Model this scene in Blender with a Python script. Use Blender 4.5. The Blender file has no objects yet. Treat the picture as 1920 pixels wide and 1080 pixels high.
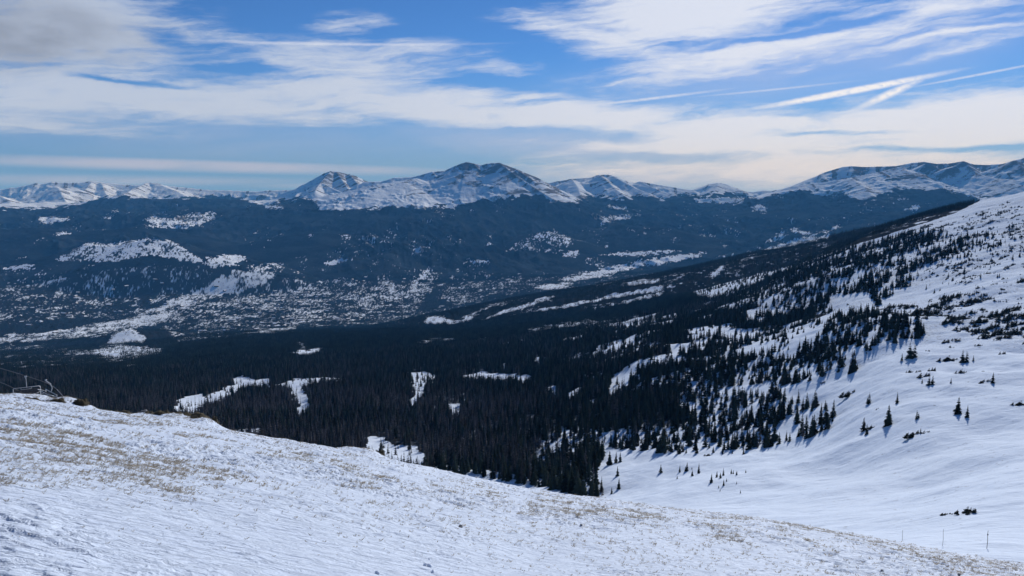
import bpy, math, random
import numpy as np
from mathutils import Vector

# ------------------------------------------------------------------ camera, sky, sun
SC = bpy.context.scene
COL = SC.collection
F, PITCH = 1423.0, math.atan(180 / 1423.0)          # focal length in photo pixels, downward pitch
CP, SP = math.cos(PITCH), math.sin(PITCH)
SUN_AZ, SUN_EL = math.radians(29), math.radians(28)

cam = bpy.data.cameras.new("camera")
cam.sensor_width = 36
cam.lens = 36 * F / 1920
cam.clip_start, cam.clip_end = 0.1, 90000
cam_ob = bpy.data.objects.new("camera", cam)
cam_ob.rotation_euler = (math.pi / 2 - PITCH, 0, 0)
COL.objects.link(cam_ob)
SC.camera = cam_ob

SC.view_settings.view_transform = 'Standard'
SC.view_settings.look = 'None'
SC.view_settings.exposure = -0.05
SC.view_settings.gamma = 1.0
SC.cycles.use_denoising = True
SC.cycles.max_bounces = 6
SC.cycles.diffuse_bounces = 2
SC.cycles.transparent_max_bounces = 8
SC.cycles.volume_bounces = 0

SKY_STRENGTH = 0.11
sun = bpy.data.lights.new("sun", 'SUN')
sun.energy, sun.angle, sun.color = 3.8, math.radians(0.5), (0.98, 0.985, 1.0)
sun_ob = bpy.data.objects.new("sun", sun)
SUN_DIR = Vector((math.cos(SUN_EL) * math.sin(SUN_AZ), math.cos(SUN_EL) * math.cos(SUN_AZ), math.sin(SUN_EL)))
sun_ob.rotation_euler = (-SUN_DIR).to_track_quat('-Z', 'Y').to_euler()
sun_ob.location = (0, 0, 300)
COL.objects.link(sun_ob)


def ray(px, py):
    """unit-horizontal direction (dx, dy) and tangent of depression for a photo pixel"""
    a, b = (px - 960) / F, (540 - py) / F
    X, Y, Z = a, CP + b * SP, -SP + b * CP
    h = math.hypot(X, Y)
    return X / h, Y / h, -Z / h


def azel(px, py):
    x, y, t = ray(px, py)
    return math.degrees(math.atan2(x, y)), math.degrees(math.atan(-t))


class NT:
    """small helper for writing node trees"""
    def __init__(s, tree):
        s.t = tree

    def n(s, kind, **kw):
        nd = s.t.nodes.new(kind)
        for k, v in kw.items():
            setattr(nd, k, v)
        return nd

    def put(s, sock, v):
        if isinstance(v, bpy.types.NodeSocket):
            s.t.links.new(v, sock)
        elif v is not None:
            if sock.type == 'RGBA' and hasattr(v, '__len__') and len(v) == 3:
                v = (*v, 1)
            sock.default_value = v

    def math(s, op, a, b=None, c=None, clamp=False):
        nd = s.n('ShaderNodeMath', operation=op, use_clamp=clamp)
        s.put(nd.inputs[0], a)
        if b is not None:
            s.put(nd.inputs[1], b)
        if c is not None:
            s.put(nd.inputs[2], c)
        return nd.outputs[0]

    def noise(s, vec, scale, detail=5, rough=0.55, dist=0.0, lac=2.0):
        nd = s.n('ShaderNodeTexNoise')
        s.put(nd.inputs['Vector'], vec)
        s.put(nd.inputs['Scale'], scale)
        nd.inputs['Detail'].default_value = detail
        nd.inputs['Roughness'].default_value = rough
        nd.inputs['Lacunarity'].default_value = lac
        nd.inputs['Distortion'].default_value = dist
        return nd.outputs[0]

    def ss(s, v, lo, hi, to0=0.0, to1=1.0):
        nd = s.n('ShaderNodeMapRange', interpolation_type='SMOOTHSTEP')
        s.put(nd.inputs[0], v)
        for i, q in enumerate((lo, hi, to0, to1)):
            s.put(nd.inputs[1 + i], q)
        return nd.outputs[0]

    def mix(s, f, a, b):
        nd = s.n('ShaderNodeMix', data_type='RGBA')
        s.put(nd.inputs[0], f)
        s.put(nd.inputs[6], a)
        s.put(nd.inputs[7], b)
        return nd.outputs[2]

    def xyz(s, x, y, z):
        nd = s.n('ShaderNodeCombineXYZ')
        for i, q in enumerate((x, y, z)):
            s.put(nd.inputs[i], q)
        return nd.outputs[0]


def build_world():
    w = bpy.data.worlds.new("World")
    SC.world = w
    w.use_nodes = True
    t = w.node_tree
    t.nodes.clear()
    N = NT(t)
    out = N.n('ShaderNodeOutputWorld')
    bg = N.n('ShaderNodeBackground')
    bg.inputs[1].default_value = SKY_STRENGTH
    t.links.new(bg.outputs[0], out.inputs[0])
    sky = N.n('ShaderNodeTexSky', sky_type='NISHITA')
    sky.sun_disc = False
    sky.sun_elevation = SUN_EL
    sky.sun_rotation = SUN_AZ
    sky.altitude = 3700
    sky.air_density = 1.0
    sky.dust_density = 0.3
    sky.ozone_density = 3.0
    tc = N.n('ShaderNodeTexCoord')
    sp = N.n('ShaderNodeSeparateXYZ')
    t.links.new(tc.outputs['Generated'], sp.inputs[0])
    X, Y, Z = sp.outputs
    az = N.math('MULTIPLY', N.math('ARCTAN2', X, Y), 57.29578)
    el = N.math('MULTIPLY', N.math('ARCSINE', Z), 57.29578)
    # the air's slow swirl: one warp shared by all clouds
    base = N.xyz(N.math('MULTIPLY', az, 0.10), N.math('MULTIPLY', el, 0.30), 0.0)
    w1 = N.math('SUBTRACT', N.noise(base, 1.0, 4, 0.55), 0.5)
    w2 = N.math('SUBTRACT', N.noise(N.xyz(N.math('MULTIPLY', az, 0.12), N.math('MULTIPLY', el, 0.4), 7.3), 1.0, 5, 0.6), 0.5)
    azw = N.math('MULTIPLY_ADD', w1, 7.0, az)
    elw = N.math('MULTIPLY_ADD', w2, 1.7, el)

    def blob(px, py, hw, hh, rot=0.0, soft=1.0, crisp=False):
        """soft ellipse in sky angles: 1 in the middle, 0 at the rim"""
        a0, e0 = azel(px, py)
        k = 57.3 / F
        c, s_ = math.cos(math.radians(rot)), math.sin(math.radians(rot))
        A, E = (az, el) if crisp else (azw, elw)
        da, de = N.math('SUBTRACT', A, a0), N.math('SUBTRACT', E, e0)
        u = N.math('ADD', N.math('MULTIPLY', da, c / (hw * k)), N.math('MULTIPLY', de, s_ / (hw * k)))
        v = N.math('ADD', N.math('MULTIPLY', da, -s_ / (hh * k)), N.math('MULTIPLY', de, c / (hh * k)))
        d = N.math('SQRT', N.math('ADD', N.math('MULTIPLY', u, u), N.math('MULTIPLY', v, v)))
        return N.ss(d, 1.0 + 0.0, 1.0 - soft)

    def total(items):
        acc = None
        for it in items:
            amt, b = it[0], blob(*it[1:])
            b = N.math('MULTIPLY', b, amt)
            acc = b if acc is None else N.math('MAXIMUM', acc, b)
        return acc

    #            amount px   py   half-w half-h  rot(+ = rising right)
    white = total([
        (1.05, 120, 60, 310, 110, 5, 0.9),
        (0.95, 60, 170, 380, 95, -2, 1.0),
        (0.80, 620, 118, 400, 60, 2, 1.0),
        (1.00, 330, 182, 560, 62, -2, 1.0),
        (1.05, 760, 192, 560, 58, -5, 1.0),
        (1.00, 1080, 222, 480, 52, -5, 1.0),
        (1.05, 1420, 252, 560, 66, -1, 0.9),
        (1.10, 1820, 225, 480, 80, 4, 0.9),
        (0.95, 1500, 305, 700, 62, 0, 1.0),
        (1.10, 1300, 15, 360, 78, 3, 0.8),
        (0.80, 1130, 70, 260, 52, -12, 1.0),
        (0.85, 1480, 82, 560, 46, 8, 1.0),
        (0.70, 1330, 118, 330, 52, 10, 1.0),
        (0.72, 1780, 75, 420, 34, 8, 1.0),
        (0.70, 1720, 20, 380, 32, 4, 1.0),
        (0.58, 655, 44, 110, 32, 6, 1.0),
        (0.50, 450, 80, 220, 34, -4, 1.0),
        (0.72, 990, 184, 170, 22, 0, 1.0),
        (0.58, 930, 128, 160, 20, 0, 1.0),
        (0.62, 60, 232, 360, 34, 0, 1.0),
    ])
    veil = total([
        (0.34, 350, 255, 800, 70, -2, 1.0),
        (0.62, 1120, 278, 620, 55, -4, 1.0),
        (0.95, 380, 311, 600, 15, -1, 0.8, True),
        (0.7, 180, 338, 460, 13, 0, 1.0, True),
        (0.45, 600, 348, 200, 8, 0, 1.0, True),
        (0.75, 1350, 330, 700, 45, 0, 1.0, True),
        (0.35, 1500, 120, 600, 90, 6, 1.0),
    ])
    holes = total([
        (0.60, 1530, 250, 240, 11, -1, 1.0), (0.60, 1720, 284, 360, 9, 1, 1.0), (0.60, 1060, 252, 380, 16, -2, 1.0), (0.5, 1260, 294, 240, 13, 0, 1.0),
        (0.75, 1500, 60, 240, 11, 8, 1.0), (0.85, 1640, 112, 320, 17, 9, 1.0), (0.75, 285, 66, 70, 26, -10, 1.0), (0.6, 250, 152, 170, 8, -2, 1.0),
        (0.6, 480, 128, 150, 12, 2, 1.0), (0.5, 1850, 45, 240, 9, 5, 1.0),
    ])
    trail = total([
        (1.0, 1590, 172, 200, 7.5, 8.5, 0.7, True),
        (0.45, 1840, 139, 140, 3, 8, 0.9, True),
        (1.0, 1668, 176, 75, 9, 24, 0.9, True),
        (0.55, 1220, 185, 175, 4, 5.5, 1.0, True),
        (0.35, 1450, 168, 180, 3, 3.5, 1.0, True),
        (0.42, 640, 83, 360, 4, 1.5, 1.0, True),
    ])
    # fibres: streaked noise, fanning slightly upward to the right
    tilt = N.math('MULTIPLY', az, 0.05)
    fe = N.math('SUBTRACT', el, N.math('MULTIPLY', tilt, 1.6))
    fib = N.noise(N.xyz(N.math('MULTIPLY', azw, 0.12), N.math('MULTIPLY', N.math('ADD', fe, N.math('MULTIPLY', w2, 1.5)), 0.85), 3.1), 1.0, 9, 0.62, 0.25)
    puff = N.noise(N.xyz(N.math('MULTIPLY', az, 0.28), N.math('MULTIPLY', el, 0.75), 1.7), 1.0, 8, 0.6, 0.4)
    fib2 = N.noise(N.xyz(N.math('MULTIPLY', azw, 0.34), N.math('MULTIPLY', N.math('ADD', fe, N.math('MULTIPLY', w2, 2.2)), 3.2), 9.1), 1.0, 7, 0.65, 0.2)
    tex = N.math('ADD', N.math('ADD', N.math('MULTIPLY', fib, 0.52), N.math('MULTIPLY', puff, 0.22)), N.math('MULTIPLY', fib2, 0.26))
    d = N.math('ADD', N.math('SUBTRACT', N.math('MULTIPLY', white, 1.1), holes), N.math('MULTIPLY', N.math('SUBTRACT', tex, 0.5), 3.2))
    a_white = N.math('MULTIPLY', N.ss(d, 0.02, 1.0), N.ss(white, 0.0, 0.25))
    a_veil = N.math('MULTIPLY', veil, N.ss(fib, 0.25, 0.62, 0.55, 1.0))
    a_trail = N.math('MULTIPLY', trail, N.ss(N.noise(N.xyz(az, N.math('MULTIPLY', el, 2.0), 0.0), 2.2, 5), 0.3, 0.55, 0.62, 1.0))
    # cloud colour: bright towards the sun on the right, greyer in the thick western bank
    side = N.ss(az, -30.0, 22.0)
    bright = N.mix(side, (4.9, 5.7, 7.2), (7.3, 7.8, 9.0))
    grey = blob(20, 60, 330, 85, 4, 1.0)
    grey2 = N.math('MULTIPLY', grey, N.ss(N.noise(N.xyz(N.math('MULTIPLY', az, 0.2), N.math('MULTIPLY', el, 0.5), 5.0), 1.0, 4), 0.35, 0.65, 0.55, 1.0))
    ccol = N.mix(grey2, bright, (2.6, 2.9, 3.5))
    lowc = N.mix(side, (4.4, 5.0, 7.0), (6.3, 6.5, 8.2))
    tint = N.n('ShaderNodeMix', data_type='RGBA', blend_type='MULTIPLY')
    tint.inputs[0].default_value = 1.0
    t.links.new(sky.outputs[0], tint.inputs[6])
    tint.inputs[7].default_value = (0.36, 0.62, 0.90, 1)
    low_sky = N.mix(N.ss(az, -25.0, 30.0), (1.35, 2.7, 5.3), (2.4, 3.8, 6.3))
    clear = N.mix(N.ss(el, 11.0, 0.0, 0.0, 0.85), tint.outputs[2], low_sky)
    c = N.mix(N.math('MULTIPLY', a_veil, 0.9), clear, lowc)
    c = N.mix(N.math('MULTIPLY', a_white, 0.93), c, ccol)
    c = N.mix(a_trail, c, (8.6, 8.7, 9.3))
    t.links.new(c, bg.inputs[0])


build_world()

# ------------------------------------------------------------------ numeric helpers
rng = np.random.default_rng(11)
random.seed(11)


def _hash(ix, iy, seed):
    h = (ix.astype(np.int64) * 374761393 + iy.astype(np.int64) * 668265263 + seed * 974634721) & 0xFFFFFFFF
    h = ((h ^ (h >> 13)) * 1274126177) & 0xFFFFFFFF
    h = h ^ (h >> 16)
    return (h & 0xFFFF).astype(np.float32) / 65535.0


def vnoise(x, y, seed=0):
    x0, y0 = np.floor(x), np.floor(y)
    fx, fy = (x - x0).astype(np.float32), (y - y0).astype(np.float32)
    fx = fx * fx * fx * (fx * (fx * 6 - 15) + 10)
    fy = fy * fy * fy * (fy * (fy * 6 - 15) + 10)
    ix, iy = x0.astype(np.int64), y0.astype(np.int64)
    a, b = _hash(ix, iy, seed), _hash(ix + 1, iy, seed)
    c, d = _hash(ix, iy + 1, seed), _hash(ix + 1, iy + 1, seed)
    return (a + (b - a) * fx) * (1 - fy) + (c + (d - c) * fx) * fy      # 0..1


def fbm(x, y, octs=4, gain=0.5, seed=0, ridged=False):
    s, amp, tot = 0.0, 1.0, 0.0
    ca, sa = 0.8, 0.6
    for o in range(octs):
        n = vnoise(x, y, seed + o * 17)
        if ridged:
            n = 1 - np.abs(2 * n - 1)
        s = s + amp * n
        tot += amp
        amp *= gain
        x, y = (x * ca - y * sa) * 2.03 + 5.2, (x * sa + y * ca) * 2.03 + 1.3
    return s / tot


def sstep(v, a, b):
    t = np.clip((v - a) / (b - a), 0, 1)
    return t * t * (3 - 2 * t)


def project(x, y, z):
    dep = np.maximum(y * CP - z * SP, 1e-3)
    return 960 + F * x / dep, 540 - F * (y * SP + z * CP) / dep


def inpoly(px, py, poly):
    xs, ys = [p[0] for p in poly], [p[1] for p in poly]
    res = np.zeros(px.shape, bool)
    k = np.nonzero((px >= min(xs)) & (px <= max(xs)) & (py >= min(ys)) & (py <= max(ys)))[0]
    if len(k) == 0:
        return res
    a, b = px[k], py[k]
    ins = np.zeros(len(k), bool)
    for i in range(len(poly)):
        (x1, y1), (x2, y2) = poly[i - 1], poly[i]
        if y1 == y2:
            continue
        ins ^= ((y1 > b) != (y2 > b)) & (a < (x2 - x1) * (b - y1) / (y2 - y1) + x1)
    res[k] = ins
    return res


# ------------------------------------------------------------------ terrain as height functions
def ctl(px, py, r):
    x, y, t = ray(px, py)
    return math.atan2(x, y), math.log(r), t


def ctl_t(px, t, r):
    x, y, _ = ray(px, 700)
    return math.atan2(x, y), math.log(r), t


CTL = [ctl(*c) for c in [
    # open snow bowl and the hillside on the right
    (1920, 1045, 140), (1700, 995, 180), (1500, 962, 230), (1300, 930, 300), (1150, 922, 400),
    (1900, 900, 240), (1900, 800, 340), (1900, 700, 480), (1900, 620, 620), (1900, 550, 800), (1900, 480, 1050),
    (1920, 420, 1350), (1925, 374, 1700), (1700, 880, 300), (1700, 800, 370), (1700, 700, 500), (1700, 630, 620),
    (1640, 600, 700), (1700, 566, 900), (1600, 566, 1000), (1560, 525, 1250), (1700, 515, 1100), (1700, 470, 1330),
    (1700, 431, 1700), (1800, 404, 1700), (1600, 461, 1800), (1500, 496, 2000), (1400, 522, 2200), (1300, 550, 2500),
    (1500, 830, 440), (1500, 740, 560), (1500, 650, 740), (1500, 590, 1100),
    # forest bench
    (1300, 850, 470), (1300, 740, 640), (1300, 680, 800), (1300, 620, 1080), (1300, 580, 1600),
    (1000, 850, 560), (1000, 780, 720), (1000, 700, 1020), (1000, 650, 1450), (1000, 610, 2300),
    (700, 840, 640), (700, 780, 820), (700, 720, 1080), (700, 660, 1700), (700, 625, 2600),
    (400, 770, 960), (400, 700, 1450), (400, 655, 2300), (400, 628, 3300),
    (150, 745, 1150), (150, 695, 1800), (150, 672, 2700), (0, 735, 1250), (0, 690, 2100), (0, 665, 3200),
    # valley floor with the town
    (0, 635, 5000), (250, 625, 5000), (400, 600, 5300), (600, 565, 5900), (700, 580, 5600), (850, 592, 5000),
    (950, 585, 4600), (1100, 560, 4800), (1240, 540, 5000), (200, 565, 6200), (0, 570, 6000), (450, 530, 6800),
    (850, 530, 6600), (1100, 520, 6500), (1300, 478, 8500), (1250, 505, 6800),
    # forested flanks
    (0, 500, 7300), (0, 430, 9200), (250, 480, 7300), (500, 485, 8000), (500, 410, 10000), (300, 420, 9300), (100, 405, 11000),
    (700, 470, 7600), (700, 430, 8600), (700, 388, 10000), (900, 480, 7500), (900, 430, 8800), (900, 382, 10300), (1100, 470, 8500),
    (1100, 430, 9500), (1100, 398, 10800), (1300, 440, 9500), (1300, 390, 12000), (1500, 445, 9000), (1500, 395, 11200),
    (1700, 425, 9000), (1700, 385, 11000), (1900, 400, 9500), (1900, 375, 11500),
]] + [ctl_t(*c) for c in [
    (0, .30, 300), (0, .34, 100), (350, .36, 300), (700, .45, 350), (700, .48, 120), (960, .46, 300), (960, .52, 110), (1300, .50, 120),
    (2100, .42, 140), (2100, .10, 800), (2100, -.025, 1700), (2100, .03, 9000), (-200, .22, 1300), (-200, .163, 5000), (-200, .075, 7500), (-200, .03, 10500),
    (0, .012, 16000), (0, .010, 22000), (500, .012, 16000), (500, .010, 22000), (960, .010, 16000), (960, .01, 22000),
    (1400, .012, 16000), (1400, .01, 22000), (1920, .012, 16000), (1920, .01, 22000),
    (1700, .03, 2600), (1900, .02, 2800), (1500, .10, 3000), (1700, .07, 5000), (1900, .06, 5000), (1500, .115, 5000),
]]
_C = np.array(CTL)
_U = np.stack([_C[:, 0] * 4.0, _C[:, 1] * 1.6], 1)


def _tps(d2):
    return 0.5 * d2 * np.log(d2 + 1e-9)


_n = len(_U)
_K = _tps(((_U[:, None] - _U[None]) ** 2).sum(2)) + np.eye(_n) * 0.004
_P = np.concatenate([np.ones((_n, 1)), _U], 1)
_A = np.block([[_K, _P], [_P.T, np.zeros((3, 3))]])
_W = np.linalg.solve(_A, np.concatenate([_C[:, 2], np.zeros(3)]))


def base_t(phi, r):
    u, v = phi * 4.0, np.log(r) * 1.6
    out = _W[_n] + _W[_n + 1] * u + _W[_n + 2] * v
    for i in range(_n):
        d2 = (u - _U[i, 0]) ** 2 + (v - _U[i, 1]) ** 2
        out = out + _W[i] * _tps(d2)
    return out


def P3(px, py, r):
    x, y, t = ray(px, py)
    return (x * r, y * r, -t * r)


def chain(pts, r0, r1=None):
    """polyline traced at a distance that runs from r0 to r1"""
    r1 = r0 if r1 is None else r1
    n = max(len(pts) - 1, 1)
    return [P3(p[0], p[1], r0 + (r1 - r0) * i / n) for i, p in enumerate(pts)]


FAR_RIDGES = [  # (slope, points)
    # far left snow range
    (.50, chain([(-120, 350), (-50, 360), (0, 355), (20, 352), (47, 348), (67, 343), (77, 345), (97, 341), (140, 343), (170, 339), (207, 343), (247, 347)], 18000, 17600)),
    (.45, chain([(247, 347), (263, 347), (277, 342), (293, 343), (310, 348), (353, 352), (393, 356), (433, 357), (483, 359), (500, 357), (540, 356)], 17000, 16000)),
    (.42, chain([(50, 388), (77, 368), (90, 357), (110, 352), (143, 353), (150, 358)], 15600, 16200)),
    (.40, chain([(110, 352), (118, 368), (128, 385)], 15800, 14600)),
    (.42, chain([(-60, 352), (0, 366), (20, 378), (40, 394)], 15600, 14600)),
    (.42, chain([(173, 341), (156, 360), (150, 374)], 17500, 15500)),
    (.42, chain([(190, 343), (197, 360), (205, 370)], 17400, 15500)),
    (.42, chain([(277, 342), (250, 355), (228, 366)], 16800, 15200)),
    (.30, chain([(300, 346), (330, 358), (345, 366)], 16600, 15000)),
    # pointed peak
    (.62, chain([(530, 362), (555, 354), (567, 348), (583, 338), (607, 325), (620, 320.5), (630, 321.5), (640, 323), (667, 330), (683, 338), (700, 345)], 13300, 13600)),
    (.50, chain([(620, 320.5), (600, 345), (590, 360)], 13400, 12200)),
    (.50, chain([(630, 321.5), (645, 342), (655, 356)], 13400, 12400)),
    (.50, chain([(607, 344), (622, 352), (640, 360)], 12800, 12300)),
    (.50, chain([(655, 326), (672, 345)], 13400, 12700)),
    # the big double summit in the middle
    (.55, chain([(683, 341), (715, 340), (740, 333), (773, 331.7), (810, 321.7), (833, 320), (847, 313), (873, 303.5), (883, 305), (902, 309), (923, 305), (937, 305), (957, 313), (968, 316.7), (1007, 333), (1037, 351), (1057, 372)], 11300, 11000)),
    (.34, chain([(590, 371), (640, 362), (707, 345), (757, 339), (780, 334)], 10500, 11000)),
    (.40, chain([(757, 339), (768, 354), (795, 367), (823, 384)], 10900, 10100)),
    (.40, chain([(768, 354), (720, 370), (690, 388)], 10700, 10000)),
    (.55, chain([(810, 322), (826, 340), (853, 360), (890, 379)], 11200, 10200)),
    (.55, chain([(833, 320), (853, 343), (868, 352)], 11200, 10700)),
    (.60, chain([(873, 303.5), (872, 330), (880, 352)], 11200, 10600)),
    (.60, chain([(888, 306), (908, 326), (927, 340), (960, 357), (980, 368)], 11100, 10200)),
    (.60, chain([(937, 306), (968, 330), (1003, 352), (1040, 374)], 11000, 10200)),
    (.50, chain([(968, 317), (1000, 338), (1030, 357), (1050, 372)], 10900, 10400)),
    # right of the summit
    (.45, chain([(1020, 352), (1028, 343), (1073, 335), (1107, 333), (1120, 328), (1140, 327), (1153, 330), (1177, 340), (1190, 343), (1200, 340), (1240, 347), (1280, 354), (1300, 356)], 13200, 13600)),
    (.42, chain([(1073, 336), (1085, 352), (1090, 370)], 13000, 11800)),
    (.42, chain([(1125, 328), (1150, 350), (1170, 366)], 13000, 11900)),
    (.42, chain([(1150, 330), (1190, 352), (1215, 362)], 13000, 12200)),
    (.40, chain([(1200, 340), (1240, 358), (1270, 368)], 13200, 12400)),
    (.40, chain([(1270, 357), (1300, 355), (1330, 345), (1347, 342.5), (1360, 345), (1393, 359), (1413, 360), (1430, 357), (1447, 358), (1473, 353)], 14000, 13800)),
    (.38, chain([(1347, 343), (1340, 360), (1330, 374)], 13800, 12600)),
    (.35, chain([(1260, 372), (1300, 366), (1390, 372)], 12600, 12400)),
    # long range on the right
    (.50, chain([(1450, 362), (1473, 353), (1493, 345), (1547, 323), (1580, 313), (1597, 311), (1620, 313), (1640, 312), (1680, 311), (1710, 305), (1733, 303), (1757, 307), (1780, 306), (1807, 302), (1827, 308), (1853, 309), (1880, 307), (1903, 300), (1920, 296), (1960, 286), (2060, 300), (2160, 290)], 13000, 12800)),
    (.34, chain([(1440, 366), (1480, 350), (1547, 342), (1597, 333), (1650, 322), (1685, 313)], 11800, 12600)),
    (.40, chain([(1597, 334), (1620, 350), (1640, 372)], 12000, 11000)),
    (.48, chain([(1690, 312), (1710, 338), (1727, 350), (1770, 353), (1808, 378)], 12600, 11000)),
    (.48, chain([(1740, 304), (1780, 330), (1813, 343), (1880, 354), (1920, 364)], 12700, 11400)),
    (.45, chain([(1807, 302), (1830, 325), (1870, 335), (1920, 338)], 12600, 11800)),
    (.45, chain([(1903, 300), (1930, 330), (1960, 350)], 12600, 11500)),
    # dark forested foothills
    (.28, chain([(90, 404), (110, 397), (160, 378), (207, 369), (233, 367), (293, 373), (400, 372), (470, 376)], 12600, 12200)),
    (.25, chain([(-80, 405), (0, 407), (67, 405), (133, 412), (233, 405), (300, 400), (360, 388), (420, 392), (480, 388), (560, 382)], 10600, 10400)),
    (.30, chain([(300, 400), (330, 415), (350, 428)], 10300, 9400)),
    (.24, chain([(-60, 438), (60, 426), (160, 434), (260, 426), (330, 434), (400, 452)], 8800, 8400)),
    (.26, chain([(410, 472), (500, 446), (600, 436), (700, 443), (800, 462)], 8300, 8200)),
    (.26, chain([(540, 414), (640, 402), (760, 408), (860, 428), (940, 455)], 9700, 8600)),
    (.26, chain([(1050, 444), (1160, 421), (1260, 428), (1360, 455)], 9400, 8800)),
    (.26, chain([(1370, 410), (1450, 397), (1520, 409), (1590, 434)], 11000, 10200)),
    (.30, chain([(90, 490), (163, 459), (217, 460), (275, 448), (320, 453), (352, 470), (385, 492)], 7400, 7000)),
    (.30, chain([(380, 492), (420, 481), (462, 484), (480, 495)], 7000, 7000)),
    (.30, chain([(940, 462), (1000, 436), (1030, 434), (1070, 452)], 8400, 8400)),
    (.22, chain([(1500, 432), (1560, 415), (1620, 420)], 10400, 10300)),
]
MID_RIDGES = [
    (.30, chain([(2050, 392), (1930, 392), (1850, 393), (1760, 400), (1700, 412), (1640, 425), (1560, 441), (1500, 455), (1440, 466), (1370, 497), (1300, 532)], 2700, 3600)),
    (.16, chain([(120, 664), (170, 657), (230, 646), (300, 662)], 3700, 3700)),
    (.22, chain([(195, 645), (222, 626), (245, 618), (278, 632)], 4300, 4200)),
]


def ridge_height(x, y, ridges, warp=0.0, seed=3):
    if warp:
        x = x + (fbm(x / 420, y / 420, 3, seed=seed) - .5) * warp
        y = y + (fbm(x / 420, y / 420, 3, seed=seed + 50) - .5) * warp
    z = np.full(x.shape, -5000.0)
    dist = np.full(x.shape, 1e5)
    along = np.zeros(x.shape)
    run = 0.0
    for slope, pts in ridges:
        run += 5000
        for (x1, y1, z1), (x2, y2, z2) in zip(pts[:-1], pts[1:]):
            dx, dy = x2 - x1, y2 - y1
            q = np.clip(((x - x1) * dx + (y - y1) * dy) / (dx * dx + dy * dy), 0, 1)
            d = np.sqrt((x - x1 - q * dx) ** 2 + (y - y1 - q * dy) ** 2)
            c = z1 + q * (z2 - z1) - slope * d * (1 - np.minimum(d, 1800) * 1.0e-4)
            # smooth maximum over neighbouring ridges
            h = np.clip(0.5 + 0.5 * (c - z) / 7.0, 0, 1)
            z = z + (c - z) * h + 7.0 * h * (1 - h) * 0.5
            near = d < dist
            L = math.hypot(dx, dy)
            along = np.where(near, run + q * L, along)
            run += L
            dist = np.where(near, d, dist)
    ridge_height.along = along
    return z, dist


def crest_smooth(a, b, k):
    h = np.clip(0.5 + 0.5 * (b - a) / k, 0, 1)
    return a + (b - a) * h + k * h * (1 - h)


STREAK = {}


def height(x, y, far=False):
    r = np.sqrt(x * x + y * y)
    phi = np.arctan2(x, y)
    z = -base_t(phi, r) * r
    nf = r < 5200
    if nf.any():
        xn, yn, zn = x[nf], y[nf], z[nf]
        zr, _ = ridge_height(xn, yn, MID_RIDGES)
        z[nf] = np.where(zr > zn - 200, crest_smooth(zn, zr, 12.0), zn)
    k = np.clip(r / 700, .12, 1.0)
    z = z + (fbm(x / 150, y / 150, 3, .5, 31) - .5) * 13 * k * sstep(r, 300, 900)
    if not far:
        z = z + (fbm(x / 45 + y / 190, y / 60 - x / 200, 4, .5, 41) - .5) * 7.5 * np.clip(r / 450, .3, 1) * sstep(r, 5600, 4800)
        z = z + (fbm(x / 75 + y / 120, y / 42 - x / 110, 2, .5, 47) - .5) * 6.5 * sstep(r, 1200, 700) * sstep(r, 140, 260)
        z = z + (fbm(x / 13 + y / 40, y / 5.5 - x / 30, 3, .55, 45) - .5) * .75 * sstep(r, 1500, 700)
        rt = sstep(phi, .12, .3) * (1 - sstep(r, 1600, 2400))
        z = z + (fbm(x / 9, y / 9, 3, .55, 43) - .5) * 0.9 * rt * sstep(r, 350, 700)
    z = z + (fbm(x / 700, y / 700, 4, .5, 5) - .5) * np.clip((r - 6000) / 3000, 0, 1) * 130
    fl_ = sstep(r, 6300, 7800) * sstep(r, 13500, 11500)
    z = z + ((fbm(x / 520 + y / 1500, y / 900, 4, .55, 25, True) - .6) * 180 + (fbm(x / 170, y / 230, 3, .55, 26, True) - .6) * 55) * fl_
    ff = r > 5700
    if ff.any():
        xf, yf, zf = x[ff], y[ff], z[ff]
        zr, d = ridge_height(xf, yf, FAR_RIDGES, 25.0)
        g = fbm(xf / 330, yf / 330, 5, .55, 21, True) - .62
        g1 = fbm(xf / 120, yf / 120, 4, .6, 23, True) - .62
        up = sstep(r[ff], 7800, 9500)
        gul = fbm(ridge_height.along / 75, d / 900, 3, .6, 27)
        STREAK['v'] = (ff, gul, d)
        zr = zr + (gul - .5) * np.minimum(d * .12, 26) * up
        zr = zr + (g * np.minimum(d * .26, 95) + g1 * np.minimum(d * .12 + 4, 34)) * up
        zr = zr - 260 * sstep(r[ff], 6700, 5800)
        z[ff] = np.where(zr > zf - 300, crest_smooth(zf, zr, 12 + 28 * up), zf)
    return z


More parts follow.
